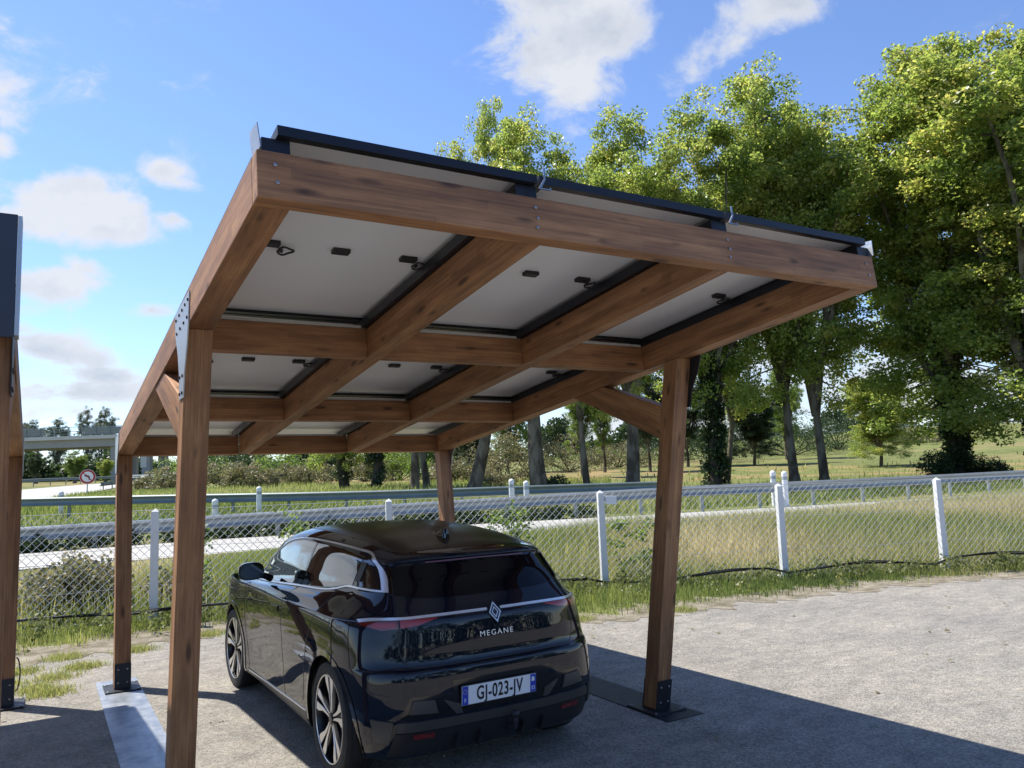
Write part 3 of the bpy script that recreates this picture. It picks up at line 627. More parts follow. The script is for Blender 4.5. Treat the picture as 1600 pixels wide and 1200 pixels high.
# ---- windows
tailglass = patch('rear_window', 'rear', curve([(-.588,1.128),(-.45,1.108),(0,1.098),(.45,1.108),(.588,1.128)]), curve([(-.553,1.282),(-.40,1.292),(0,1.300),(.40,1.292),(.553,1.282)]), M['rearglass'], .003, 50, 14)
strip('brake_light', 'rear', [(-.36,1.3035),(0,1.309),(.36,1.3035)], .007, M['lampdark'], .010)
for sd in (-1, 1):
    patch('pillar_fin', 'rear', [(sd*.592,1.13),(sd*.556,1.284)], [(sd*.612,1.133),(sd*.572,1.287)], M['gloss_black'], .012, 24, 3, skirt=.014)
    bot = curve([(1.01,1.075),(1.5,1.047),(2.0,1.022),(2.33,1.006)]); top = curve([(.905,1.378),(1.25,1.378),(1.60,1.328),(1.95,1.20),(2.33,1.012)])
    patch('front_side_window', 'side', bot, top, M['carglass'], .003, 44, 12, sd)
    bot = curve([(.02,1.155),(.12,1.150),(.28,1.124),(.48,1.102),(.96,1.078)]); top = curve([(-.02,1.335),(.12,1.348),(.30,1.360),(.55,1.370),(.86,1.377)])
    patch('rear_side_window', 'side', bot, top, M['carglass'], .003, 40, 12, sd)
    patch('quarter_window', 'side', [(-.33,1.158),(-.02,1.155)], curve([(-.265,1.235),(-.20,1.285),(-.11,1.318),(-.045,1.333)]), M['gloss_black'], .003, 20, 12, sd)
    patch('rear_door_handle', 'side', [(-.085,1.185),(-.02,1.185)], [(-.10,1.30),(-.03,1.305)], M['plastic'], .010, 8, 10, sd, skirt=.012)
    strip('window_chrome', 'side', curve([(-.36,1.150),(-.29,1.245),(-.20,1.308),(-.05,1.355),(.12,1.372),(.40,1.387),(.8,1.398),(1.2,1.398),(1.55,1.362),(1.80,1.285),(2.05,1.165),(2.34,1.01)], 120), .0075, M['chrome'], .006, 110, sd)
    strip('window_chrome', 'side', curve([(-.40,1.148),(-.1,1.147),(.10,1.143),(.27,1.112),(.48,1.088),(1.0,1.064),(1.6,1.032),(2.33,.998)], 90), .010, M['chrome'], .006, 80, sd)
    patch('pillar_trim', 'side', curve([(-.345,1.156),(-.285,1.225),(-.215,1.283),(-.12,1.325)]), curve([(-.405,1.152),(-.318,1.240),(-.235,1.295),(-.125,1.336)]), M['chrome'], .0065, 24, 5, sd, skirt=.009)
    strip('door_pillar', 'side', [(.985,1.076),(.88,1.378)], .040, M['gloss_black'], .005, 16, sd)
    # shut lines
    for nm, ln in (('door_seam', curve([(.985,1.06),(1.03,.98),(1.05,.75),(1.05,.50),(1.0,.28)])), ('door_seam', curve([(2.20,.99),(2.235,.80),(2.20,.50),(2.13,.28)])),
                   ('door_seam', curve([(.26,1.10),(.245,1.0),(.33,.86),(.43,.72),(.475,.55),(.50,.36)])), ('sill_seam', [(.50,.285),(1.3,.268),(2.2,.262)])):
        strip(nm, 'side', ln, .006, M['plastic'], .0012, 40, sd)
    hd = strip('door_handle', 'side', [(1.13,.895),(1.34,.885)], .034, M['gloss_black'], .009, 14, sd)
    strip('sill_chrome', 'side', [(.44,.305),(1.3,.272),(2.15,.250)], .010, M['chrome'], .006, 50, sd)
    patch('sill_cladding', 'side', [(.42,.212),(2.26,.212)], [(.44,.292),(2.2,.243)], M['satin_grey'], .004, 40, 3, sd)
    # wheel-arch cladding ring
    for cy in (0, 2.685):
        a0, a1 = (R(-20), R(200))
        lo = [(cy+.388*math.cos(t), .35+.388*math.sin(t)) for t in np.linspace(a0, a1, 50)]; hi = [(cy+.425*math.cos(t), .35+.425*math.sin(t)) for t in np.linspace(a0, a1, 50)]
        patch('arch_cladding', 'side', lo, hi, M['gloss_black'], .005, 50, 2, sd, skirt=.03)
    # lamps and light bar
    patch('tail_lamp', 'rear', [(sd*.38,.994),(sd*.50,.964),(sd*.605,.950)], [(sd*.38,.9955),(sd*.5,.9965),(sd*.605,.994)], M['lamp'], .005, 20, 5)
    patch('tail_lamp', 'rear', [(sd*.615,.949),(sd*.70,.940),(sd*.785,.966)], [(sd*.615,.993),(sd*.70,.990),(sd*.796,.980)], M['lampdark'], .005, 20, 5)
    patch('lamp_insert', 'rear', [(sd*.63,.956),(sd*.745,.953)], [(sd*.63,.982),(sd*.735,.979)], M['lamp'], .007, 14, 3, skirt=.003)
    strip('light_bar', 'rear', curve([(sd*.048,1.008),(sd*.3,1.008),(sd*.55,1.004),(sd*.66,1.002),(sd*.74,.998),(sd*.793,.988)]), .014, M['chrome'], .008, 60)
    strip('boot_seam', 'rear', curve([(sd*.600,1.06),(sd*.612,.98),(sd*.618,.80),(sd*.575,.735),(sd*.50,.727),(0,.722)], 60), .006, M['plastic'], .0015, 60)
    strip('bumper_seam', 'rear', [(sd*.805,.62),(sd*.78,.60),(sd*.70,.585)], .005, M['plastic'], .0012, 14)
    patch('fog_reflector', 'rear', [(sd*.45,.333),(sd*.58,.338)], [(sd*.45,.358),(sd*.58,.366)], M['lampdark'], .012, 10, 3, skirt=.014)
    patch('bumper_facet', 'rear', [(sd*.70,.315),(sd*.768,.335)], [(sd*.69,.445),(sd*.79,.46)], M['satin_grey'], .010, 8, 8, skirt=.014)
    patch('bumper_facet', 'rear', [(sd*.44,.475),(sd*.61,.485)], [(sd*.46,.548),(sd*.585,.556)], M['satin_grey'], .014, 10, 5, skirt=.014)
    patch('bumper_facet', 'rear', [(sd*.285,.452),(sd*.325,.452)], [(sd*.30,.505),(sd*.405,.540)], M['satin_grey'], .014, 8, 5, skirt=.014)
M['paint2'] = M['paint']
patch('number_plate_recess', 'rear', [(-.325,.462),(.325,.462)], [(-.345,.640),(.345,.640)], M['gloss_black'], .003, 20, 8)
patch('bumper_trim', 'rear', [(-.66,.452),(.66,.452)], [(-.60,.575),(.60,.575)], M['gloss_black'], .0015, 40, 6)
patch('bumper_strip', 'rear', [(-.68,.385),(0,.378),(.68,.385)], [(-.66,.440),(0,.432),(.66,.440)], M['satin_grey'], .012, 50, 4, skirt=.016)
patch('diffuser', 'rear', [(-.70,.235),(.70,.235)], [(-.68,.375),(0,.368),(.68,.375)], M['plastic'], .004, 40, 6)
for x in (-.3, -.15, .15, .3): patch('diffuser_fin', 'rear', [(x-.006,.24),(x+.006,.24)], [(x-.006,.33),(x+.006,.33)], M['plastic'], .035, 1, 6, skirt=.035)
# ---- roof panel, spoiler gap, aerial
rp_ = patch('roof_panel', 'top', curve([(-.43,-.275),(-.505,-.13),(-.525,.2),(-.535,.8),(-.53,1.35),(-.49,1.60)]), curve([(.43,-.275),(.505,-.13),(.525,.2),(.535,.8),(.53,1.35),(.49,1.60)]), M['roofpaint'], .0015, 50, 30)
mb = MB(); base, n = hitp('top', 0, .07)
prof = [(.15, 0, .040), (.10, .022, .037), (.03, .046, .032), (-.035, .062, .024), (-.065, .060, .018), (-.075, 0, .038)]
vs = [];
for y, h, wd in prof: vs += [(-wd, .07+y, base.z-.003+.12*y), (wd, .07+y, base.z-.003+.12*y), (wd*.35, .07+y, base.z+h+.10*y), (-wd*.35, .07+y, base.z+h+.10*y)]
fs = [(i*4+a, i*4+(a+1) % 4, (i+1)*4+(a+1) % 4, (i+1)*4+a) for i in range(5) for a in range(4)]+[(0, 1, 2, 3), (20, 21, 22, 23)]
mb.add(vs, fs).build('aerial_fin', M['gloss_black'], car, smooth=True, sharp=60)
# ---- cut the wheel arches out of the body
ang = lambda v, cy: math.atan2(v.co.z-.35, v.co.y-cy)
dele = []
for f in bm.faces:
    c = f.calc_center_median()
    for cy in (0, 2.685):
        if abs(c.x) > .5 and math.hypot(c.y-cy, c.z-.35) < .388 and c.z < 1: dele.append(f); break
bmesh.ops.delete(bm, geom=dele, context='FACES')
for v in bm.verts:
    if abs(v.co.x) > .5 and any(len(e.link_faces) == 1 for e in v.link_edges):
        for cy in (0, 2.685):
            d = math.hypot(v.co.y-cy, v.co.z-.35)
            if d < .47 and v.co.z > .2:
                a = ang(v, cy); v.co.y = cy+.39*math.cos(a); v.co.z = .35+.39*math.sin(a)
me = bpy.data.meshes.new('body'); bm.to_mesh(me); bm.free(); me.materials.append(M['paint'])
me.polygons.foreach_set('use_smooth', [True]*len(me.polygons)); me.set_sharp_from_angle(angle=R(38))
link(bpy.data.objects.new('body', me), car)
ub = MB(); ub.box(-.60, .60, -.50, 3.25, .20, .42)
ub.build('underbody', M['plastic'], car)
for sd in (-1, 1):
    for cy in (0, 2.685):
        g = MB(); n = 40; vs = []
        for x in (.885, .58):
            for k in range(n+1):
                t = R(-24)+R(228)*k/n; vs.append((sd*x if x < .8 else sd*(.845 if cy == 0 else .85), cy+.392*math.cos(t), .35+.392*math.sin(t)))
        fs = [(k, k+1, n+2+k, n+1+k) for k in range(n)]; g.add(vs, fs)
        g.prism([(cy+.392*math.cos(R(-24)+R(228)*k/n), .35+.392*math.sin(R(-24)+R(228)*k/n)) for k in range(n+1)], lambda p: (sd*.58, p[0], p[1]), lambda p: (sd*.575, p[0], p[1]))
        g.build('wheel_housing', M['plastic'], car)
# ---- door mirrors
for sd in (-1, 1):
    mcx, mcy, mcz = sd*.985, 1.60, 1.142
    g = MB(); vs = []; ny_, na = 9, 24
    for i in range(ny_):
        t = i/(ny_-1); y = mcy-.055+t*.15; k = math.sqrt(max(0, 1-max(0, t-.25)**2/.5625))*.999+.001
        for a in range(na):
            th = 2*math.pi*a/na; cx_, sz_ = math.cos(th), math.sin(th)
            rx = .100*k*math.copysign(abs(cx_)**.7, cx_); rz = .070*k*math.copysign(abs(sz_)**.75, sz_); vs.append((mcx+rx-sd*.02*t, y, mcz+rz-.012*(rx*sd/.1)*0))
    fs = [(i*na+a, i*na+(a+1) % na, (i+1)*na+(a+1) % na, (i+1)*na+a) for i in range(ny_-1) for a in range(na)]+[tuple(range(na))[::-1], tuple(range((ny_-1)*na, ny_*na))]
    g.add(vs, fs); mo = g.build('door_mirror', M['gloss_black'], car, smooth=True, sharp=50)
    g = MB(); g.prism([(mcx+.085*math.copysign(abs(math.cos(t))**.7, math.cos(t)), mcz+.055*math.copysign(abs(math.sin(t))**.75, math.sin(t))) for t in np.linspace(0, 2*math.pi, 24, endpoint=False)], lambda p: (p[0], mcy-.0555, p[1]), lambda p: (p[0], mcy-.058, p[1]))
    g.build('mirror_glass', M['carglass'], mo)
    g = MB(); g.tube([(sd*.80, mcy+.06, 1.06), (sd*.86, mcy+.04, 1.09), (sd*.93, mcy+.02, 1.10)], [.03, .026, .024], 10); g.build('mirror_arm', M['gloss_black'], mo, smooth=True)
# ---- wheels
def wheel(x, y, sd, steer=0):
    wr = empty('wheel', (x, y, .35), steer, car)
    def mbx(s): return s
    t = MB().lathe([(-.105*sd*-1, .262), (.100*sd, .270), (.108*sd, .285), (.109*sd, .315), (.100*sd, .338), (.080*sd, .347), (.05*sd, .3495), (-.05*sd, .3495), (-.08*sd, .347), (-.10*sd, .33), (-.105*sd, .28), (-.10*sd, .262)][1:], 72)
    for k in range(0): pass
    ty = t.build('tyre', M['rubber'], wr, smooth=True, sharp=30)
    g = MB()
    for r0 in (-.035, 0, .035): g.lathe([(r0-.003, .3498), (r0, .3502), (r0+.003, .3498)], 72)
    g.build('tread_groove', M['plastic'], ty)
    rim = MB().lathe([(.098*sd, .272), (.103*sd, .266), (.100*sd, .258), (.085*sd, .253), (.02*sd, .247), (-.09*sd, .247), (-.09*sd, .258)], 72).build('rim', M['rim_black'], wr, smooth=True, sharp=35)
    MB().lathe([(.1032*sd, .2665), (.1036*sd, .2620), (.1010*sd, .2585)], 72).build('rim_lip', M['rim_silver'], rim, smooth=True)
    MB().lathe([(.0*sd, .0), (.0*sd, .16), (-.012*sd, .162), (-.03*sd, .16)], 40).build('brake_disc', M['galv_flat'], rim)
    blk, slv = MB(), []
    for k in range(5):
        a0 = 2*math.pi*k/5+math.pi/2
        def pt(r, da, xx): return (xx*sd, r*math.cos(a0+da), r*math.sin(a0+da))
        def plate(mb, poly, x1, th):
            n = len(poly); f = [pt(r, da, x1 if len(q) < 1 else x1-q[0]) for r, da, *q in poly]; bk = [(p[0]-th*sd, p[1], p[2]) for p in f]
            mb.add(f+bk, [tuple(range(n)), tuple(range(n, 2*n))[::-1]]+[(i, (i+1) % n, n+(i+1) % n, n+i) for i in range(n)])
        plate(blk, [(.03, -.9, .02), (.10, -.36, .022), (.252, -.34, .010), (.256, 0, .010), (.252, .34, .010), (.10, .36, .022), (.03, .9, .02)], .090, .02)
        for sg in (-1, 1):
            s_ = MB()
            poly = [(.030, sg*.55, .014), (.050, sg*.10, .014), (.13, sg*.055, .012), (.235, sg*.085, .002), (.257, sg*.09, .0), (.257, sg*.285, .0), (.225, sg*.31, .003), (.15, sg*.22, .010), (.085, sg*.26, .014)]
            plate(s_, poly, .099, .006); slv.append(s_)
    blk.build('spoke_backing', M['rim_black'], rim)
    for s_ in slv: s_.build('spoke', M['rim_silver'], rim)
    MB().lathe([(.070*sd, .036), (.090*sd, .034), (.092*sd, .026), (.092*sd, 0)], 28).build('hub_cap', M['rim_black'], rim, smooth=True, sharp=30)
    return wr
for x, y, sd, stv in ((-.765, 0, -1, 0), (.765, 0, 1, 0), (-.772, 2.685, -1, R(2)), (.772, 2.685, 1, R(2))): wheel(x, y, sd, stv)
# ---- badges, lettering, number plate
def text(name, body, size, mat, parent, mtx, ext=.002, sx=1.0, space=1.0, bold=0):
    cu = bpy.data.curves.new('t', 'FONT'); cu.body = body; cu.size = size; cu.extrude = ext; cu.align_x = 'CENTER'; cu.align_y = 'CENTER'; cu.space_character = space; cu.offset = bold
    to = bpy.data.objects.new('t', cu); COL.objects.link(to); bpy.context.view_layer.update()
    me = bpy.data.meshes.new_from_object(to.evaluated_get(bpy.context.evaluated_depsgraph_get())); bpy.data.objects.remove(to)
    me.transform(Matrix.Diagonal((sx, 1, 1, 1))); me.materials.clear(); me.materials.append(mat)
    o = link(bpy.data.objects.new(name, me), parent); o.matrix_local = mtx; return o
def rear_frame(x, z, off, tilt=None):
    p, n = hitp('rear', x, z); n = n.normalized() if tilt is None else Vector((0, -math.cos(tilt), math.sin(tilt)))
    xr = Vector((1, 0, 0)); xr = (xr-n*xr.dot(n)).normalized(); u = n.cross(xr)
    m = Matrix((xr, u, n)).transposed().to_4x4(); m.translation = p+n*off; return m
fr = rear_frame(0, .985, .006)
g = MB()
def rh(sx_, sz_, t, c=(0, 0), z0=0, z1=.006):     # rhombus outline
    o = [(c[0], c[1]+sz_), (c[0]+sx_, c[1]), (c[0], c[1]-sz_), (c[0]-sx_, c[1])]; k = 1-t/sx_; i_ = [(c[0], c[1]+sz_*k), (c[0]+sx_*k, c[1]), (c[0], c[1]-sz_*k), (c[0]-sx_*k, c[1])]
    for a in range(4):
        b2 = (a+1) % 4; q = [o[a], o[b2], i_[b2], i_[a]]; g.hexa([(x, y, z0) for x, y in q]+[(x, y, z1) for x, y in q])
rh(.042, .066, .0075); rh(.0225, .036, .0055, z1=.005)
bd = g.build('diamond_badge', M['chrome'], car); bd.matrix_local = fr
g = MB(); g.prism([(0, .072), (.047, 0), (0, -.072), (-.047, 0)], lambda p: (p[0], p[1], -.012), lambda p: (p[0], p[1], -.001)); bb = g.build('badge_base', M['gloss_black'], bd)
text('lettering', 'MEGANE', .046, M['chrome'], car, rear_frame(0, .868, .004), .0015, 1.12, 1.28)
fm = rear_frame(-.034, .546, .012, R(-4))
npb = MB().box(-.26, .26, -.055, .055, 0, .003).build('number_plate', M['plate_white'], car, bevel=.001); npb.matrix_local = fm
MB().box(-.2585, -.2185, -.0535, .0535, .0032, .0042).build('plate_band', M['plate_blue'], npb); MB().box(.2185, .2585, -.0535, .0535, .0032, .0042).build('plate_band', M['plate_blue'], npb)
MB().box(-.2665, .2665, -.0615, .0615, -.004, -.0005).build('plate_frame', M['plastic'], npb)
T = Matrix.Translation
text('plate_characters', 'GJ-023-JV', .112, M['plate_black'], npb, T((0, -.001, .0036)), .0008, .66, 1.10, .0022)
text('band_letter', 'F', .034, M['plate_white'], npb, T((-.2385, -.030, .0046)), .0004, .9)
text('band_number', '33', .032, M['plate_white'], npb, T((.2385, -.030, .0046)), .0004, .9)
g = MB()
for k in range(12):
    a = k*math.pi/6; g.box(-.2385+.0125*math.cos(a)-.0014, -.2385+.0125*math.cos(a)+.0014, .022+.0125*math.sin(a)-.0014, .022+.0125*math.sin(a)+.0014, .0043, .0048)
g.build('band_stars', simple('plate_yellow', (.8, .65, .05), .4), npb)
g = MB(); g.prism([(.227, .012), (.25, .012), (.247, .036), (.236, .04), (.229, .034)], lambda p: (p[0], p[1], .0043), lambda p: (p[0], p[1], .0048)); g.build('region_mark', M['plate_white'], npb)
g = MB(); g.tube([(.055, -.55, .30), (.055, -.68, .30), (.055, -.745, .315), (.055, -.755, .35), (.055, -.755, .375)], [.02, .02, .018, .016, .014], 12)
g.lathe([(-.025, .004), (-.02, .016), (-.008, .024), (.004, .025), (.016, .019), (.024, .006)], 20, 'z', (.055, -.755, .392)); g.build('tow_ball', M['steel_dark'], car, smooth=True)
# ------------------------------------------------------------------ chain-link fence with white concrete posts
FP = [(-11.5,11.3),(-8.5,10.75),(-5.4,10.25),(-2.35,9.7),(0.74,9.11),(3.85,8.35),(6.95,7.25),(9.70,6.12),(12.34,5.05),(15.0,3.9),(17.7,2.75),(20.4,1.55)]
fence = empty('chain_link_fence', (FP[0][0], FP[0][1], 0)); tag(fence, 'white posted chain link fence between the car park and the slip road', 'fence')
fo = Vector((FP[0][0], FP[0][1], 0))
M['wire'] = simple('galvanised_wire', (.54, .55, .54), .5, .2)
FPZ = [tz(x, y) for x, y in FP]
for i, (x, y) in enumerate(FP):
    z = FPZ[i]; t = Vector((FP[min(i+1, len(FP)-1)][0]-FP[max(i-1, 0)][0], FP[min(i+1, len(FP)-1)][1]-FP[max(i-1, 0)][1])).normalized(); r = .052
    lean = random.uniform(-.01, .01); g = MB()
    def P(a, b, zz, k=1): q = Vector((x, y))+t*(a*k)+Vector((-t.y, t.x))*(b*k); return (q.x-fo.x+lean*zz, q.y-fo.y, zz)
    g.hexa([P(-r, -r, z-.1), P(r, -r, z-.1), P(r, r, z-.1), P(-r, r, z-.1), P(-r*.9, -r*.9, z+1.50), P(r*.9, -r*.9, z+1.50), P(r*.9, r*.9, z+1.50), P(-r*.9, r*.9, z+1.50)])
    n = len(g.v); g.add([P(-r*.9, -r*.9, z+1.50), P(r*.9, -r*.9, z+1.50), P(r*.9, r*.9, z+1.50), P(-r*.9, r*.9, z+1.50), P(0, 0, z+1.545)], [(0, 1, 4), (1, 2, 4), (2, 3, 4), (3, 0, 4)])
    g.build('post', M['white_paint'], fence)
HM = 1.47; PI_ = .112; wr_ = .0024
for i in range(len(FP)-1):
    a = Vector((*FP[i], FPZ[i]))-fo; b = Vector((*FP[i+1], FPZ[i+1]))-fo; Ls = (b-a).xy.length; t = (b-a)/Ls; nn = Vector((t.y, -t.x, 0)).normalized()*-.058
    Q = []
    def W(u, h): return a+t*u+Vector((0, 0, h+.03))+nn+Vector((0, 0, 0))
    for dr in (1, -1):
        k0 = np.arange(-HM, Ls+HM, PI_)
        for s0 in k0:
            u0, h0, u1, h1 = (s0, 0, s0+HM, HM) if dr == 1 else (s0+HM, 0, s0, HM)
            if dr == 1:
                if u1 < 0 or u0 > Ls: continue
                if u0 < 0: h0 = -u0; u0 = 0
                if u1 > Ls: h1 = HM-(u1-Ls); u1 = Ls
            else:
                if u0 < 0 or u1 > Ls: continue
                if u0 > Ls: h0 = u0-Ls; u0 = Ls
                if u1 < 0: h1 = HM+u1; u1 = 0
            if h1-h0 < .02: continue
            nseg = max(1, int((h1-h0)/.35)); pr = None
            for q in range(nseg+1):
                f = q/nseg; uu = u0+(u1-u0)*f; hh = h0+(h1-h0)*f
                sag = .010*math.sin(uu*2.1+hh*3.3+i)+.006*math.sin(uu*7+i*2)
                c = W(uu, hh)+nn.normalized()*(sag+(.002 if dr == 1 else -.002)); al = Vector((0, 0, 1))*wr_+t*(-dr)*wr_; pe = nn.normalized()*wr_*1.2
                cur = (c-al, c+pe, c+al, c-pe)
                if pr is not None:
                    for e in range(4): Q.append((pr[e], cur[e], cur[(e+1) % 4], pr[(e+1) % 4]))
                pr = cur
    quads('wire_mesh', np.array([[list(v) for v in q] for q in Q]), M['wire'], fence)
    g = MB()
    for h, sg in ((HM+.02, .004), (1.0, .03), (.48, .035), (.06, .02)):
        g.tube([W(Ls*k/8, h-sg*math.sin(math.pi*k/8)*(1 if h < 1.4 else .5))-nn*.3 for k in range(9)], .0030 if h < 1.4 else .0045, 5, False)
    g.build('line_wire', M['wire'], fence)
# white notice box wired to one post
g = MB().box(-.085, .085, -.02, .02, -.065, .065).build('notice_box', M['white_plastic'], fence, bevel=.006)
g.location = Vector((7.06, 7.14, FPZ[6]+1.385))-fo; g.rotation_euler = (0, R(4), R(-22))
# black cable lying along the foot of the fence, lifted here and there
pts = []
for i in range(1, len(FP)-1):
    a, b = Vector(FP[i]), Vector(FP[i+1])
    for k in range(10):
        f = k/10; p = a.lerp(b, f); d = -.12-.05*math.sin(i*2+f*6); nx_ = Vector((b.y-a.y, a.x-b.x)).normalized()*-1
        z = tz(p.x, p.y)+.17+.045*math.sin(i*1.7+f*5)+(.07 if i in (5, 8) else 0)*math.sin(math.pi*f)
        pts.append((p.x+nx_.x*d*-1*-1, p.y+nx_.y*d*-1*-1, max(z, .03)))
g = MB(); g.tube(pts, .017, 8); g.tube([(p[0]+.01*math.sin(k), p[1]-.02, p[2]+.02*math.sin(k*.7)+.012) for k, p in enumerate(pts)], .009, 6)
tag(g.build('black_cable', M['plastic'], smooth=True), 'thick black cable slung along the foot of the chain link fence', 'cable')

# ------------------------------------------------------------------ crash barriers
M['barrier'] = simple('barrier_steel', (.36, .38, .38), .42, .55, var=.2, vscale=2.5)
M['barrier_old'] = simple('barrier_weathered', (.20, .24, .24), .55, .35, var=.25, vscale=2.5)
def guard_rail(label, line, mat, spacing=2.0, dirn=1, z_off=0.0, double=False, postmat=None):
    P = curve(line, 40); d = np.r_[0, np.cumsum(np.hypot(*np.diff(P, axis=0).T))]; Lt = d[-1]
    root = empty('guard_rail', (P[0][0], P[0][1], tz(*P[0]))); tag(root, label, 'guard rail', 'guard rails along the roads'); o = Vector(root.location)
    prof = [(-.005, .44), (.03, .445), (.10, .462), (.105, .478), (.03, .525), (0, .56), (0, .61), (.015, .64), (.05, .68), (.055, .71), (.02, .745), (-.005, .75)]
    n = int(Lt/1.0)+1; vs = []; fs = []; m = len(prof)
    for i in range(n+1):
        q = Lt*i/n; x, y = np.interp(q, d, P[:, 0]), np.interp(q, d, P[:, 1]); x2, y2 = np.interp(min(q+.1, Lt), d, P[:, 0]), np.interp(min(q+.1, Lt), d, P[:, 1]); x1, y1 = np.interp(max(q-.1, 0), d, P[:, 0]), np.interp(max(q-.1, 0), d, P[:, 1])
        t = Vector((x2-x1, y2-y1, 0)).normalized(); nn = Vector((t.y, -t.x, 0))*dirn; z = tz(x, y)+(z_off(x) if callable(z_off) else z_off)
        vs += [Vector((x, y, z+h))+nn*(a+.06)-o for a, h in prof]
        if i: fs += [((i-1)*m+k, (i-1)*m+k+1, i*m+k+1, i*m+k) for k in range(m-1)]
    b = MB().add(vs, fs); n0 = len(vs)
    b.add([Vector(v) - Vector((0, 0, 0)) + Vector((0, .003, 0)) for v in vs], [f[::-1] for f in fs])
    b.build('beam', mat, root, smooth=True, sharp=12)
    if double:
        b = MB().add([v-Vector((0, -.30, 0)) for v in vs], fs); b.build('beam', mat, root, smooth=True, sharp=25)
    k = 0
    while k*spacing < Lt and k < 95:
        q = k*spacing+.5; x, y = np.interp(q, d, P[:, 0]), np.interp(q, d, P[:, 1]); z = tz(x, y)+(z_off(x) if callable(z_off) else z_off); t = Vector((np.interp(q+.1, d, P[:, 0])-x, np.interp(q+.1, d, P[:, 1])-y, 0))
        a = math.atan2(t.y, t.x); g = MB().box(-.05, .05, -.03, -.025, -.2, .73); g.box(-.05, -.045, -.03, .03, -.2, .73); g.box(.045, .05, -.03, .03, -.2, .73)
        if k == 0: first = g.build('post', postmat or mat, root); p = first
        else: p = first.copy(); link(p, root)
        p.location = Vector((x, y, z))-o; p.rotation_euler = (0, 0, a)
        k += 1
    return root
guard_rail('bright crash barrier just behind the chain link fence, far side of the slip road', [(-14,17.9),(-6,17.3),(-1,17.0),(3.0,17.3),(6.2,16.8),(10.3,16.0),(13.9,15.1),(18.4,14.1),(23,13.3),(30,12.5),(44,11.2)], M['barrier'], 2, 1, lambda x: -.20*min(1, max(0, (15-x)/13)))
guard_rail('grey green crash barrier on the grass, second row behind the slip road', [(-16,42),(-8,36),(-1.8,31.1),(.17,29.7),(4,27.0),(7.7,24.4),(11.7,22.5),(15.4,21.5),(19.5,20.4)], M['barrier_old'], 2, 1)
guard_rail('distant crash barrier along the outside of the curved road, below the overpass', [(-30,64),(-14,72),(-6,88),(0,102),(8,118),(26,142)], M['barrier_old'], 4, 1, .1)
guard_rail('short crash barrier bending away beside the green verge near the round sign', [(3.6,67),(6.2,76),(9.5,88),(15,100)], M['barrier_old'], 3, -1)
guard_rail('far crash barrier on top of the embankment behind the right hand trees', [bearing(141, .28), bearing(141, .40), bearing(141, .55), bearing(141, .70), bearing(143, .85)], M['barrier'], 4, 1, -.1)
guard_rail('low yellowish barrier in the brush behind the rear left post', [bearing(98, -.48), bearing(94, -.38), bearing(92, -.26)], M['barrier_old'], 4, 1, .2)

# ------------------------------------------------------------------ white delineator posts
def delineator(x, y, label, h=1.05, zo=0):
    root = empty('delineator_post', (x, y, tz(x, y)+zo)); tag(root, label, 'bollard', 'white delineator posts beside the road')
    g = MB(); r = .085
    g.lathe([(-.1, r), (h-.10, r), (h-.07, r*1.06), (h-.03, r*.8), (h, 0)], 20, 'z'); g.build('body', M['white_plastic'], root, smooth=True, sharp=40)
    g = MB(); g.lathe([(h-.27, r*1.02), (h-.17, r*1.02)], 20, 'z'); g.build('reflector_band', M['galv_flat'], root, smooth=True)
DEL = [(96, 767, 30.3, 'faded white bollard on the green verge right below the overpass'), (336, 779, 22.0, 'white bollard showing just right of the front left timber post'),
       (405, 760, 26.8, 'white bollard on the verge in line with the far end of the car roof, alone'), (799, 748, 24.4, 'taller white bollard of the pair seen right of the carport rear post'),
       (822, 751, 24.0, 'lower white bollard of the pair seen right of the carport rear post'), (1207, 735, 24.6, 'white bollard, left of the close pair behind the fence on the right'),
       (1225, 736, 24.0, 'white bollard, right of the close pair standing directly behind a fence post')]
for px, py, dp, lb in DEL:
    s = (px-800)/1236.3; v = (py-600)/1236.3
    x = CX+dp*(fw.x+rt2.x*s-up2.x*v); y = CY+dp*(fw.y+rt2.y*s-up2.y*v); z = CZ+dp*(fw.z+rt2.z*s-up2.z*v)
    delineator(round(x, 2), round(y, 2), lb, round(z-tz(round(x, 2), round(y, 2)), 2))

# ------------------------------------------------------------------ round traffic sign (no left turn)
sg_ = empty('traffic_sign', (2.12, 56.5, tz(2.12, 56.5))); tag(sg_, 'round no left turn sign, red ring on white, beside the curved road', 'traffic sign')
zc = 2.63-sg_.location.z
MB().tube([(0, .05, -.3), (0, .05, zc+.3)], .035, 10).build('pole', M['galv_flat'], sg_)
M['sign_red'] = simple('sign_red', (.42, .015, .02), .45); M['sign_white'] = simple('sign_white', (.78, .78, .78), .4); M['sign_black'] = simple('sign_black', (.02, .02, .02), .45)
a_ = math.atan2(-.645-2.12, -2.83-56.5)
face = empty('face', (0, 0, zc), 0, sg_); face.rotation_euler = (0, 0, R(-2))
def disc(r0, r1, y, mat, nm):
    g = MB(); n = 40; vs = []
    for r in (r0, r1):
        for k in range(n): vs.append((r*math.cos(2*math.pi*k/n), y, r*math.sin(2*math.pi*k/n)))
    g.add(vs, [(k, (k+1) % n, n+(k+1) % n, n+k) for k in range(n)]); g.build(nm, mat, face)
MB().lathe([(0, 0), (0, .475), (.02, .475), (.02, 0)], 40, 'y').build('disc', M['sign_white'], face)
disc(.34, .455, -.004, M['sign_red'], 'red_ring')
g = MB(); g.prism([(.07, -.22), (.13, -.22), (.14, -.04), (.09, .07), (-.04, .10), (-.04, .16), (-.22, .07), (-.04, -.03), (-.04, .03), (.05, 0), (.08, -.06)], lambda p: (p[0], -.003, p[1]), lambda p: (p[0], -.008, p[1])); g.build('arrow', M['sign_black'], face)
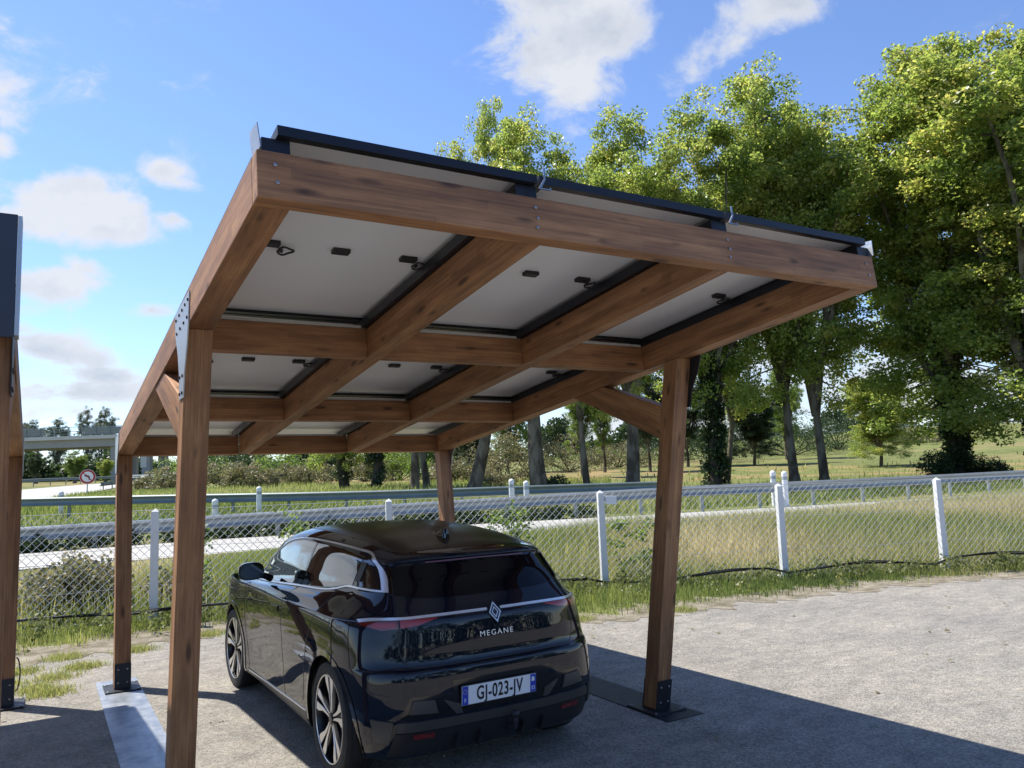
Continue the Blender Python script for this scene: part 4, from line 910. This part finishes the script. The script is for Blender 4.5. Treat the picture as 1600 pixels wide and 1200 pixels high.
g = MB(); g.hexa([(-.27, -.010, .23), (.23, -.010, -.27), (.27, -.010, -.23), (-.23, -.010, .27), (-.27, -.013, .23), (.23, -.013, -.27), (.27, -.013, -.23), (-.23, -.013, .27)]); g.build('slash', M['sign_red'], face)

# ------------------------------------------------------------------ overpass
br = empty('overpass_bridge', (9.9, 143, 3.6)); tag(br, 'concrete road overpass on slender piers in the left distance', 'bridge')
bd_ = Vector((13.54, -8.08, 0)).normalized(); bn = Vector((-bd_.y, bd_.x, 0)); bo = Vector((-3.57, 150.29, 0))-Vector((9.9, 143, 3.6))
def bbox(mb, s0, s1, n0, n1, z0, z1):
    q = lambda s, n, z: bo+bd_*s+bn*n+Vector((0, 0, z)); mb.hexa([q(s0, n0, z0), q(s1, n0, z0), q(s1, n1, z0), q(s0, n1, z0), q(s0, n0, z1), q(s1, n0, z1), q(s1, n1, z1), q(s0, n1, z1)]); return mb
M['bridge'] = simple('bridge_concrete', (.30, .30, .29), .85, 0, var=.15, vscale=.5, bump=.2, bscale=8)
M['bridge_pale'] = simple('bridge_pale_edge', (.52, .51, .47), .8, 0, var=.12, vscale=.5)
bbox(MB(), -80, 60, .6, 9, 8.7, 9.95).build('girder', M['bridge'], br); bbox(MB(), -80, 60, 0, 9.6, 9.96, 10.55).build('deck_edge', M['bridge_pale'], br)
for s0 in (15.2, 20.4):
    for n0 in (1, 7): bbox(MB(), s0-.65, s0+.65, n0, n0+1.2, 1.5, 8.69).build('pier', M['bridge'], br)
g = bbox(MB(), 19.6, 20.6, .88, .98, 5.0, 6.9); g.build('graffiti_patch', M['bridge_pale'], br)
for k in range(45):
    s0 = -45+k*2.3; g = bbox(MB(), s0-.06, s0+.06, .15, .27, 10.56, 12.0)
    g.build('parapet_post', M['barrier_old'], br)
g = MB()
for z in (10.85, 11.25, 11.65, 11.95): bbox(g, -80, 60, .17, .23, z, z+.09)
g.build('parapet_rails', M['barrier_old'], br)
for a, b in ((-45, 4), (10.5, 56)):
    bbox(MB(), a, b, .28, .31, 10.7, 11.9).build('parapet_screen', simple('dusty_screen', (.26, .28, .27), .7), br)
g = MB().prism([(-60, 0), (-34, 0), (-34, 6.2), (-60, 6.9)], lambda p: bo+bd_*p[0]+bn*-3+Vector((0, 0, p[1]+2.4)), lambda p: bo+bd_*p[0]+bn*12+Vector((0, 0, p[1]+2.4))); g.build('abutment', M['bridge'], br)
# ------------------------------------------------------------------ foliage materials
M['leaf_plane'] = leafmat('plane_leaves', [(.078,.118,.030),(.142,.20,.046),(.205,.262,.058),(.27,.30,.075),(.37,.32,.10)], .58, .36)
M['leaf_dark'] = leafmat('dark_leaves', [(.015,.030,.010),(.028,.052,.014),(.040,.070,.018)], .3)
M['leaf_brush'] = leafmat('brush_leaves', [(.06,.08,.03),(.11,.12,.05),(.17,.15,.08),(.22,.19,.12)], .35)
M['leaf_green'] = leafmat('green_leaves', [(.06,.10,.02),(.11,.17,.03),(.18,.23,.05)], .5)
M['leaf_far_haze'] = leafmat('hazed_far_leaves', [(.07,.095,.065),(.10,.125,.085),(.14,.165,.11)], .3)  # leaf colour paled and greyed to paint in distance haze
M['grass'] = leafmat('verge_grass', [(.08,.115,.03),(.145,.19,.05),(.23,.26,.08),(.36,.32,.16),(.50,.44,.28)], .4, .6)
def barkmat(name, a, b_, scale):
    m, N, L, b = newmat(name); setp(b, Roughness=.9, Specular_IOR_Level=.1)
    tc = N.new('ShaderNodeTexCoord'); mp = N.new('ShaderNodeMapping'); mp.inputs['Scale'].default_value = (1, 1, .45); L.new(tc.outputs['Object'], mp.inputs['Vector'])
    n = noise(N, L, mp.outputs[0], scale, 4); r = ramp(N, [(.42, a), (.55, b_)]); L.new(n.outputs['Fac'], r.inputs[0]); L.new(r.outputs[0], b.inputs['Base Color']); bumpn(N, L, b, n.outputs['Fac'], .6, .05); return m
M['bark'] = barkmat('plane_bark', (.075, .062, .045), (.17, .15, .115), 2.2)
M['bark_dark'] = barkmat('ivy_dark_bark', (.03, .028, .02), (.06, .052, .038), 3)

def leaves(centres, spread, per, size, up=.35, rg=None, flat=.8, inner=None):
    """per leaves round each centre -> (N,4,3) rhombic leaves + random values."""
    rg = rg or rng; n = len(centres); C = np.repeat(np.asarray(centres, float), per, 0); sp = np.repeat(np.broadcast_to(np.asarray(spread, float), (n,)), per)
    d = rg.normal(size=(n*per, 3)); d /= np.linalg.norm(d, axis=1, keepdims=True); r = rg.random(n*per)**.45
    P = C+d*(r*sp)[:, None]*np.array([1, 1, flat])
    nrm = rg.normal(size=P.shape)+np.array([0, 0, up])+d*.5; nrm /= np.linalg.norm(nrm, axis=1, keepdims=True)
    a = np.cross(nrm, rg.normal(size=P.shape)); a /= np.linalg.norm(a, axis=1, keepdims=True); b = np.cross(nrm, a)
    s = (size*(.6+.8*rg.random(n*per)))[:, None]; fold = nrm*s*.18
    V = np.stack([P-a*s*.55, P+b*s*.42+fold, P+a*s*.6, P-b*s*.42+fold], 1)
    cl = np.repeat(rg.random(n), per); rnd = np.clip(cl*.55+.45*rg.random(n*per)+.10*r-.05, 0, 1)
    return V, rnd
CROWNS = {}
def crown_variant(key, H, Rr, base, seed, per=120, n_limb=6, size=.130, clump=.74, dens=1.0, low=.5, skirt=14):
    """Limbs of a tall plane tree with twig clumps at their ends; returns leaf and wood meshes."""
    rg = np.random.default_rng(seed); rr = random.Random(seed); wood_ = MB(); cent = []
    fork = H*rr.uniform(.22, .30)
    tops = []
    for k in range(n_limb):
        az = 2*math.pi*(k+rr.uniform(-.3, .3))/n_limb; reach = Rr*rr.uniform(.45, .95); hz = H*rr.uniform(.74, .99)
        if k == 0: reach *= .2; hz = H
        pts = [(0, 0, fork-1.3)]; m = 9
        for i in range(1, m+1):
            f = i/m; ro = reach*(f**.75)+rr.uniform(-.25, .25); pts.append((ro*math.cos(az+.15*math.sin(f*4+k)), ro*math.sin(az+.15*math.sin(f*4+k)), fork+(hz-fork)*f))
        wood_.tube(pts, [.20*(1-.88*i/m)*H/20 for i in range(m+1)], 6)
        for q in range(5): cent.append(tuple(Vector(pts[m-(q % 3)])+Vector([rr.gauss(0, .35) for _ in range(3)])))
        for i in range(1, m+1):
            f = i/m; p = Vector(pts[i]); nb_ = 4 if f > .3 else 3
            for q in range(nb_):
                if rr.random() > (dens if f > .42 else low): continue
                a2 = rr.uniform(0, 2*math.pi); ln = Rr*rr.uniform(.18, .52)*(1.15-.65*f); e = p+Vector((math.cos(a2)*ln, math.sin(a2)*ln, rr.uniform(-.35, .75)*ln))
                mid = (p+e)/2+Vector((0, 0, .12*ln)); wood_.tube([p, mid, e], [.045*(1.2-f)*H/20, .03*H/20, .012], 4)
                for z_ in range(3): cent.append(tuple(e+Vector([rr.gauss(0, .55) for _ in range(3)])*clump*1.1))
                if rr.random() < .6: cent.append(tuple(mid))
    # low skirt of hanging twigs
    for q in range(skirt):
        a2 = rr.uniform(0, 2*math.pi); ro = Rr*rr.uniform(.35, .8); z0 = H*rr.uniform(base, base+.14); e = Vector((ro*math.cos(a2), ro*math.sin(a2), z0))
        wood_.tube([(ro*.15*math.cos(a2), ro*.15*math.sin(a2), z0+.9), tuple(e*.6+Vector((0, 0, z0*.4+.5))), tuple(e)], [.04, .025, .01], 4); cent += [tuple(e+Vector([rr.gauss(0, .5) for _ in range(3)])) for _ in range(2)]
    c = np.array(cent); V, r = leaves(c, clump*rg.uniform(.55, 1.15, len(c)), per, size, rg=rg)
    CROWNS[key] = (V, r, wood_, H, fork)
crown_variant('a', 20, 4.8, .13, 11, 135, 8, dens=.9, low=.9, skirt=34); crown_variant('b', 20, 4.1, .24, 23, 115, 7, dens=.84, low=.4, skirt=7); crown_variant('c', 20, 3.7, .24, 37, 110, 5, dens=.8, low=.35, skirt=5); crown_variant('d', 20, 4.2, .22, 51, 118, 7, dens=.84, low=.4, skirt=8)
MESHES = {}
def plane_tree(name, x, y, H, label, var, rz, wx=1.0, r0=.34, lean=(0, 0), ivy=0, group='plane trees in a row beyond the road', leaf='leaf_plane', bark='bark'):
    root = empty(name, (x, y, tz(x, y)-.05)); tag(root, label, 'tree', group)
    V, r, wd, H0_, fork = CROWNS[var]; key = (var, leaf, bark)
    if key not in MESHES:
        cr = quads('crown', V, M[leaf], root, r); li = wd.build('limbs', M[bark], root, smooth=True); MESHES[key] = (cr.data, li.data)
    else:
        cr = link(bpy.data.objects.new('crown', MESHES[key][0]), root); li = link(bpy.data.objects.new('limbs', MESHES[key][1]), root)
    s = H/H0_
    for o in (cr, li): o.scale = (s*wx, s*wx, s); o.rotation_euler = (0, 0, rz); o.location = (lean[0], lean[1], 0)
    pts = []; m = 7; ft = fork*s
    for i in range(m+1):
        f = i/m; pts.append((lean[0]*f+.06*math.sin(f*5+rz), lean[1]*f+.05*math.cos(f*4+rz)-.05, -.3+(ft+.3)*f))
    g = MB().tube(pts, [r0*(1.55-.9*min(1, i/1.5)) if i < 2 else r0*(1-.42*i/m) for i in range(m+1)], 14); g.build('trunk', M['bark_dark'] if ivy else M[bark], root, smooth=True)
    if ivy:
        n = int(60*ivy); rg = np.random.default_rng(int(x*10)); t = rg.random(n)**.8; a = rg.random(n)*6.28; top = min(H*.52, ft*2.0)
        c = np.stack([np.cos(a)*r0*(1.15-.5*t), np.sin(a)*r0*(1.15-.5*t), t*top], 1); V2, r2 = leaves(c, .42, 75, .13, rg=rg, up=.1); quads('ivy', V2, M['leaf_dark'], root, r2)
    return root
TREES = [ # x, y, H, variant, rot, width, trunk r, ivy, label
 (40.1,20.7,22.2,'a',.4,1.15,.42,5,'tallest plane tree at the right picture edge, trunk thickly wrapped in dark ivy'),
 (35.1,25.1,20.6,'d',1.7,1.05,.27,0,'plane tree with thin leaning trunk, right one of the close pair right of the carport'),
 (33.4,25.6,21.9,'b',2.9,1.0,.27,0,'plane tree with bare leaning trunk, left one of the close pair right of the carport'),
 (29.4,27.2,19.9,'d',4.0,1.0,.36,3,'ivy clad plane tree standing just right of the front right timber post'),
 (31.9,28.9,15.5,'c',5.1,.8,.19,0,'slim pale trunked plane tree leaning beside the ivy clad one'),
 (24.5,28.1,19.2,'d',.9,.92,.38,0,'plane tree with dark thick trunk, seen below the right brace of the carport'),
 (22.9,29.6,17.2,'c',2.2,.9,.20,0,'narrow plane tree whose top rises alone above the middle of the solar roof'),
 (20.9,30.8,18.8,'b',3.4,.9,.46,0,'plane tree with stout pale forked trunk, right of the two short white bollards'),
 (19.0,34.4,20.6,'d',5.6,.62,.40,0,'leftmost plane tree rising above the solar roof, broad forked trunk'),
 (18.5,39.1,14.2,'c',1.2,.9,.24,0,'plane tree with slim trunk just left of the rear right timber post'),
 (17.3,38.2,13.4,'b',.2,.8,.30,0,'plane tree with grey trunk, second to the left of the rear right timber post'),
 (16.7,42.3,13.8,'d',4.4,.85,.33,1,'black trunked plane tree under the rear beam between the inner rafter ends'),
 (15.9,45.6,14.0,'a',2.6,.8,.36,1,'leftmost dark trunked plane tree under the rear beam, squat trunk'),
 (*bearing(37.5, .665),20.5,'a',5.2,1.35,.4,2,'plane tree mostly beyond the right picture edge, only its left foliage in view')]
for x, y, H, v, rz, wx, r0, ivy, lb in TREES: plane_tree('plane_tree', x, y, H, lb, v, rz, wx, r0, ivy=ivy, lean=(1.0, -.6) if x == 19.0 else (random.uniform(-.5, .5), random.uniform(-.3, .3)))
def at(px, F): return bearing(F, (px-800)/1244)
# smaller trees standing further back in the meadow
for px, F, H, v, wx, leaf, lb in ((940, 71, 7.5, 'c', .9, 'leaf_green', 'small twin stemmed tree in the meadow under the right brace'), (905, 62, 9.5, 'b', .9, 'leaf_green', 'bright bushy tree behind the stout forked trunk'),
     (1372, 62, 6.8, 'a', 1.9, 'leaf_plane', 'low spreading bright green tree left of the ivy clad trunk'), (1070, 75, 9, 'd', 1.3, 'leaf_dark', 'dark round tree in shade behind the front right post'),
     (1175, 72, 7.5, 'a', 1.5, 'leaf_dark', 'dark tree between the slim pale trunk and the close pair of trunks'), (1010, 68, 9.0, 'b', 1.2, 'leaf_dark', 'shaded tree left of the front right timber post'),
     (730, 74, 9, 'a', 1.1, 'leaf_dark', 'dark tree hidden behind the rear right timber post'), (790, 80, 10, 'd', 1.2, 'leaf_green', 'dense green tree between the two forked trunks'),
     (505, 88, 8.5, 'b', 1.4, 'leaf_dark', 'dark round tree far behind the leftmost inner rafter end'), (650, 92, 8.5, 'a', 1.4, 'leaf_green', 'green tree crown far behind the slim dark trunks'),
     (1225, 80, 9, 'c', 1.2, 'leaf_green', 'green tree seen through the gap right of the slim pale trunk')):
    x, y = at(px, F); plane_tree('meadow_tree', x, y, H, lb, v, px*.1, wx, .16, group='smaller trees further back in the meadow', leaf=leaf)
# trees beyond and below the overpass
for px, F, H, v, wx, leaf, lb in ((42, 205, 15.5, 'a', .95, 'leaf_far_haze', 'leftmost grey green tree above the overpass parapet'), (82, 200, 15.5, 'b', 1.05, 'leaf_far_haze', 'rounded tree above the overpass, second from the left'),
     (131, 190, 16.5, 'c', .85, 'leaf_far_haze', 'left one of the tall pair of trees above the overpass'), (156, 190, 17, 'd', .85, 'leaf_far_haze', 'right one of the tall pair of trees above the overpass'),
     (50, 112, 4.2, 'b', 1.2, 'leaf_dark', 'dark tree under the overpass at the left'), (160, 118, 3.2, 'a', 1.5, 'leaf_plane', 'yellowish bush like tree beside the overpass pier'),
     (112, 108, 4.3, 'd', 1.6, 'leaf_green', 'broad bright green tree under the overpass above the round sign')):
    x, y = at(px, F); plane_tree('distant_tree', x, y, H, lb, v, px*.13, wx, .3, group='distant trees round the overpass', leaf=leaf)

# ------------------------------------------------------------------ shrubs, each a thing of its own
def shrub(px, F, w, h, label, leaf, n=60, per=60, size=.12, xy=None, name='shrub', cat='bush', group='bushes and brush in the meadow'):
    x, y = xy or at(px, F); root = empty(name, (x, y, tz(x, y))); tag(root, label, cat, group); rg = np.random.default_rng(int(px*7+F))
    a = rg.random(n)*6.283; r = rg.random(n)**.5; c = np.stack([np.cos(a)*r*w/2, np.sin(a)*r*w/2, h*(.12+.85*rg.random(n))*(1-.55*r**2)], 1)
    V, rr_ = leaves(c, h*.17+.12, per, size, rg=rg); quads('foliage', V, M[leaf], root, rr_)
    g = MB()
    for k in range(0, n, max(1, n//12)): g.tube([(0, 0, -.1), tuple(c[k]*[.5, .5, .6]), tuple(c[k])], [.03*h/2, .02*h/2, .006], 4)
    g.build('stems', M['bark_dark'], root); return root
shrub(140, 0, 1.3, .85, 'straggly dry bush behind the fence at the left, below the barrier', 'leaf_brush', 70, 70, .055, xy=(-.15, 10.6))
shrub(232, 0, .9, .6, 'small grey weed clump behind the fence between the left posts', 'leaf_brush', 40, 60, .05, xy=(1.2, 10.2))
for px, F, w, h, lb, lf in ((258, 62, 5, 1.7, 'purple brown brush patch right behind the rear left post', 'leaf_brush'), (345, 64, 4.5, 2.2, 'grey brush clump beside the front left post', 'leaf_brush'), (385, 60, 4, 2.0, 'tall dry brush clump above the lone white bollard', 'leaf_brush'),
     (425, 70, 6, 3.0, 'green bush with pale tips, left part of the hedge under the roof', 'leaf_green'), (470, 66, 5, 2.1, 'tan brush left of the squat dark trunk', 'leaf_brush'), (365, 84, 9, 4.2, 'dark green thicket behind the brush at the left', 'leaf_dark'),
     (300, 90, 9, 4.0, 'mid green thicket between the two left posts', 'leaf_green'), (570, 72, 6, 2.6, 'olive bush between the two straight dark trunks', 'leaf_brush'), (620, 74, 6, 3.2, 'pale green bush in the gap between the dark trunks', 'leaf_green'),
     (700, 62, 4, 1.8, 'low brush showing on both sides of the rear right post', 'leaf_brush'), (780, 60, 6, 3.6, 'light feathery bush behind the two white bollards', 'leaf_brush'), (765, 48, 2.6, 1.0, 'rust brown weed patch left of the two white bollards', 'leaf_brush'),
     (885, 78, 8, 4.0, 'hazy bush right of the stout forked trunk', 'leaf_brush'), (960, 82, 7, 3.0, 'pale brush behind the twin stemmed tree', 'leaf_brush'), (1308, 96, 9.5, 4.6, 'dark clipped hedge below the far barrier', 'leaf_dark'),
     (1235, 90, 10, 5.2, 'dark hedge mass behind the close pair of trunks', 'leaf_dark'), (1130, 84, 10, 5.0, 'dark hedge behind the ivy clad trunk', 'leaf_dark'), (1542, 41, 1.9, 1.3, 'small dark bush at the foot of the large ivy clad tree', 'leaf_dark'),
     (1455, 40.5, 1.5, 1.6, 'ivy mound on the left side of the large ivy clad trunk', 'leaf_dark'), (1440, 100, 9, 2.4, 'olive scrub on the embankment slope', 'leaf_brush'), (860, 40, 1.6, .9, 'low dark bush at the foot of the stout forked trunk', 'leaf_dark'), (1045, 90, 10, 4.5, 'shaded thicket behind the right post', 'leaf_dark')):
    shrub(px, F, w, h, lb, lf, 80 if w > 3 else 50, 70, .13 if w > 3 else .08)
# far woodland as one mass
c = []
for F, s0, s1, h0, n in ((215, -.72, -.50, 7, 260), (150, -.66, -.46, 5.2, 170), (175, -.50, -.2, 7.5, 260), (160, -.2, .22, 8, 300), (190, .2, .5, 10, 160), (260, .3, .85, 12, 200)):
    for _ in range(n):
        s = rng.uniform(s0, s1); f = F*rng.uniform(.97, 1.06); x, y = bearing(f, s); h = h0*(.65+.35*math.sin(s*47)+.2*math.sin(s*113+1)); c.append((x, y, tz(x, y)+rng.random()**.8*max(h, 2)))
V, r = leaves(c, 2.1, 70, .62); tag(quads('far_woodland', V, M['leaf_dark'], None, r), 'far belt of trees closing the horizon behind the meadow', 'woodland', kind='stuff')

# ------------------------------------------------------------------ grass
def blades(x, y, z, h, wdt, lean=.45):
    n = len(x); a = rng.random(n)*6.283; b = rng.random(n)*6.283; dx, dy = np.cos(a)*wdt, np.sin(a)*wdt; l = lean*h*rng.random(n); lx, ly = np.cos(b)*l, np.sin(b)*l
    B0 = np.stack([x-dx, y-dy, z], 1); B1 = np.stack([x+dx, y+dy, z], 1)
    M0 = np.stack([x-dx*.75+lx*.35, y-dy*.75+ly*.35, z+h*.6], 1); M1 = np.stack([x+dx*.75+lx*.35, y+dy*.75+ly*.35, z+h*.6], 1)
    T0 = np.stack([x-dx*.1+lx, y-dy*.1+ly, z+h], 1); T1 = np.stack([x+dx*.1+lx, y+dy*.1+ly, z+h], 1)
    return np.concatenate([np.stack([B0, B1, M1, M0], 1), np.stack([M0, M1, T1, T0], 1)])
def patchy(x, y, sc, ph=0): return .5+.25*(np.sin(x*sc+ph+1.3*np.sin(y*sc*.8))+np.sin(y*sc*1.1+ph*2+1.1*np.sin(x*sc*.6+2)))
def field(name, n, fx_, keep, hf, wd, colf, label, lean=.45, mat='grass'):
    x, y = fx_(n); k = keep(x, y) > rng.random(len(x)); x, y = x[k], y[k]; z = terrain(x, y)-.01; h = hf(x, y)*(.5+rng.random(len(x))); col = np.clip(colf(x, y)+rng.normal(0, .13, len(x)), 0, 1)
    V = blades(x, y, z, h, wd*(.6+.8*rng.random(len(x))), lean); o = quads(name, V, M[mat], None, np.r_[col, col]); tag(o, label, 'grass', kind='stuff'); return o
fy = lambda x: np.interp(x, _fx, _fy)
rnx = np.array([p[0] for p in RN]); rny = np.array([p[1] for p in RN]); ry = lambda x: np.interp(x, rnx, rny)
def lowf(x, y, a): return 1-a*sm(1-(ry(x)-y)/2.6)*np.clip((26-x)/8, .4, 1)
def near_strip(n):
    x = rng.uniform(-9, 22, n); lo = edge_y(x)-.25; hi = ry(x)-.15; return x, lo+(hi-lo)*rng.random(n)
dfn = lambda x, y: y-fy(x)
def keep1(x, y):
    e = y-edge_y(x); k = np.clip(e*1.6+.12, .02, 1)*np.where(x < 1.8, np.clip((e-.05)/.8, .05, 1)*(.3+.9*patchy(x, y, 3.1, 1)), 1); return np.clip(k*(.55+.5*patchy(x, y, 1.7)), 0, 1)
field('verge_grass', 230000, near_strip, keep1, lambda x, y: (.05+.06*np.clip(y-edge_y(x), 0, 2)+.08*np.clip(dfn(x, y), 0, 1.2)+.05*patchy(x, y, 2.3))*lowf(x, y, .8), .0055,
      lambda x, y: .43+.34*(patchy(x, y, 1.1, 2)-.5)*2+.16*np.clip(dfn(x, y), 0, 1.5)-.10*(y < fy(x)), 'grass and weeds along the fence between the car park and the slip road')
def tall(n):
    x = rng.uniform(-9, 26, n); return x, fy(x)+.25+(ry(x)-fy(x)-.45)*rng.random(n)
field('tall_dry_grass', 170000, tall, lambda x, y: np.clip(patchy(x, y, .9, 4)*1.5-.25, .1, 1), lambda x, y: (.20+.22*patchy(x, y, 1.3, 3))*lowf(x, y, .88), .0052, lambda x, y: .58+.25*(patchy(x, y, .8, 1)-.5)*2, 'tall dry seeding grass behind the fence', .35)
def tufts(n):
    c = np.array([(-.75,6.9),(-.45,6.4),(-.62,6.0),(-.2,6.75),(-1.3,6.7),(-.35,7.4),(.35,7.3),(-1.0,7.4),(-.9,6.35),(-.5,5.75),(-1.6,6.2),(1.2,7.7),(5.2,5.5),(6.6,5.1),(2.2,7.5)]); k = rng.integers(0, len(c), n)
    return c[k, 0]+rng.normal(0, .10, n), c[k, 1]+rng.normal(0, .085, n)
field('dry_tufts', 9000, tufts, lambda x, y: np.ones(len(x)), lambda x, y: .06+0*x, .0035, lambda x, y: .52+0*x, 'low yellow grass tufts on the car park margin at the left', .8)
# weeds with small leaves along both sides of the fence
M['leaf_weed'] = leafmat('weed_leaves', [(.07,.095,.03),(.13,.15,.05),(.20,.20,.08)], .4)
n = 400; x = rng.uniform(-6, 20, n); y = fy(x)+rng.normal(-.15, .5, n); c = np.stack([x, y, terrain(x, y)+.06+.16*rng.random(n)], 1)[(y > edge_y(x)+.15)]
V, r = leaves(c, .16, 34, .045); tag(quads('verge_weeds', V, M['leaf_weed'], None, r), 'leafy weeds tangled along the foot of the fence', 'weeds', kind='stuff')
n = 420; q = rng.uniform(-6, 13, n); yy = np.interp(q, [-14,-6,-1,3.0,6.2,10.3,13.9,18.4,23,30,44], [17.9,17.3,17.0,17.3,16.8,16.0,15.1,14.1,13.3,12.5,11.2])+rng.normal(.25, .22, n)
V, r = leaves(np.stack([q, yy, terrain(q, yy)+.04+.22*rng.random(n)], 1), .24, 40, .07); tag(quads('barrier_shade_growth', V, M['leaf_dark'], None, r), 'dark undergrowth and painted shadow that also stands in for shade under the nearest crash barrier', 'undergrowth', kind='stuff')  # dark leaves double as low growth and the barrier's painted shadow strip
# tall weeds poking above the fence
c = []
for x, y, h in ((5.6, 8.2, 1.5), (5.9, 8.3, 1.35), (6.2, 8.4, 1.2), (2.7, 9.3, 1.45), (2.9, 9.4, 1.2), (7.6, 7.6, 1.0), (8.1, 7.7, .9), (1.4, 9.6, 1.2)):
    z = tz(x, y)
    for k in range(26): c.append((x+rng.normal(0, .07), y+rng.normal(0, .07), z+h*rng.random()))
V, r = leaves(c, .11, 14, .05); tag(quads('tall_weeds', V, M['leaf_green'], None, r), 'tall leafy weeds standing up through the fence behind the car', 'weeds', kind='stuff')
def mid(n):
    F = 22+40*rng.random(n)**1.3; s = rng.uniform(-.7, .75, n); return bearing(F, s)
def keepm(x, y):
    F = (x+.645)*.514+(y+2.83)*.858; cny = np.interp(y, [36, 41, 46, 55, 77, 100], [-20, -1.6, -.4, 1, 5.2, 13]); fr = np.interp(x, [-60, -20, -6, -1, 3, 6.2, 10.3, 13.9, 18.4, 23, 30, 60], [26.5, 18.6, 16.9, 16.6, 16.9, 16.4, 15.6, 14.7, 13.7, 12.9, 12.1, 9])
    s = ((x+.645)*.858-(y+2.83)*.514)/F; return ((x > cny) | (y < 36))*(y > fr+1.3)*(.35+.6*patchy(x, y, .5))*np.where((s > .12) & (F > 40), .12, 1)
field('meadow_grass', 110000, mid, keepm, lambda x, y: .16+.16*patchy(x, y, .35, 3), .02, lambda x, y: .30+.42*(patchy(x, y, .21, 5)-.35), 'rough meadow grass beyond the slip road', .5)
def bank(n):
    F = 60+88*rng.random(n); s = rng.uniform(.02, .8, n); return bearing(F, s)
field('bank_grass', 45000, bank, lambda x, y: np.clip(patchy(x, y, .13, 2)*1.3-.2, .1, 1)*np.where((x+.645)*.514+(y+2.83)*.858 > 98, 1, .04), lambda x, y: .28+.4*patchy(x, y, .11, 1)*(((x+.645)*.514+(y+2.83)*.858) > 98), .055, lambda x, y: .40+.3*(patchy(x, y, .09, 3)-.5)*2, 'rough seeding grass on the embankment slope at the right', .5)
# small stones and leaf litter on the car park
n = 2600; x = rng.uniform(-3, 13, n); y = rng.uniform(-1, 8.5, n); k = y < edge_y(x)-.05; x, y = x[k], y[k]; mb = MB()
Q = []
for a, b2 in zip(x, y):
    s = .003+.008*rng.random()**3; t = rng.random()*6.28; u = Vector((math.cos(t), math.sin(t), 0))*s; v2 = Vector((-math.sin(t), math.cos(t), 0))*s*.7; p = Vector((a, b2, .004)); h = Vector((0, 0, s*.9))
    B = [p+u, p+v2, p-u, p-v2]; Tt = [p+u*.5+h, p+v2*.5+h, p-u*.5+h, p-v2*.5+h]; Q.append(Tt)
    for e in range(4): Q.append([B[e], B[(e+1) % 4], Tt[(e+1) % 4], Tt[e]])
tag(quads('loose_gravel', np.array([[list(q) for q in f] for f in Q]), simple('stones', (.30, .28, .25), .9, var=.3, vscale=30)), 'loose gravel scattered over the car park', 'gravel', kind='stuff')
n = 90; x = rng.uniform(-2, 12, n); y = rng.uniform(0, 8, n); k = y < edge_y(x)-.05
V, r = leaves(np.stack([x[k], y[k], 0*x[k]+.018], 1), .02, 1, .045, up=4); tag(quads('fallen_leaves', V, M['leaf_brush'], None, .6+.4*r), 'dry fallen leaves on the car park', 'leaves', kind='stuff')
# unseen hedge added behind the viewer to give the car dark reflections
c = []
for _ in range(420):
    x = rng.uniform(-30, 34); y = -26+rng.normal(0, 1.2); c.append((x, y, rng.random()*(5.5+2*math.sin(x*.35)+1.3*math.sin(x*.9))))
V, r = leaves(c, 1.3, 60, .34); tag(quads('reflection_hedge', V, M['leaf_dark'], None, r), 'long dark hedge added out of view for reflections in the car', 'hedge', kind='stuff')
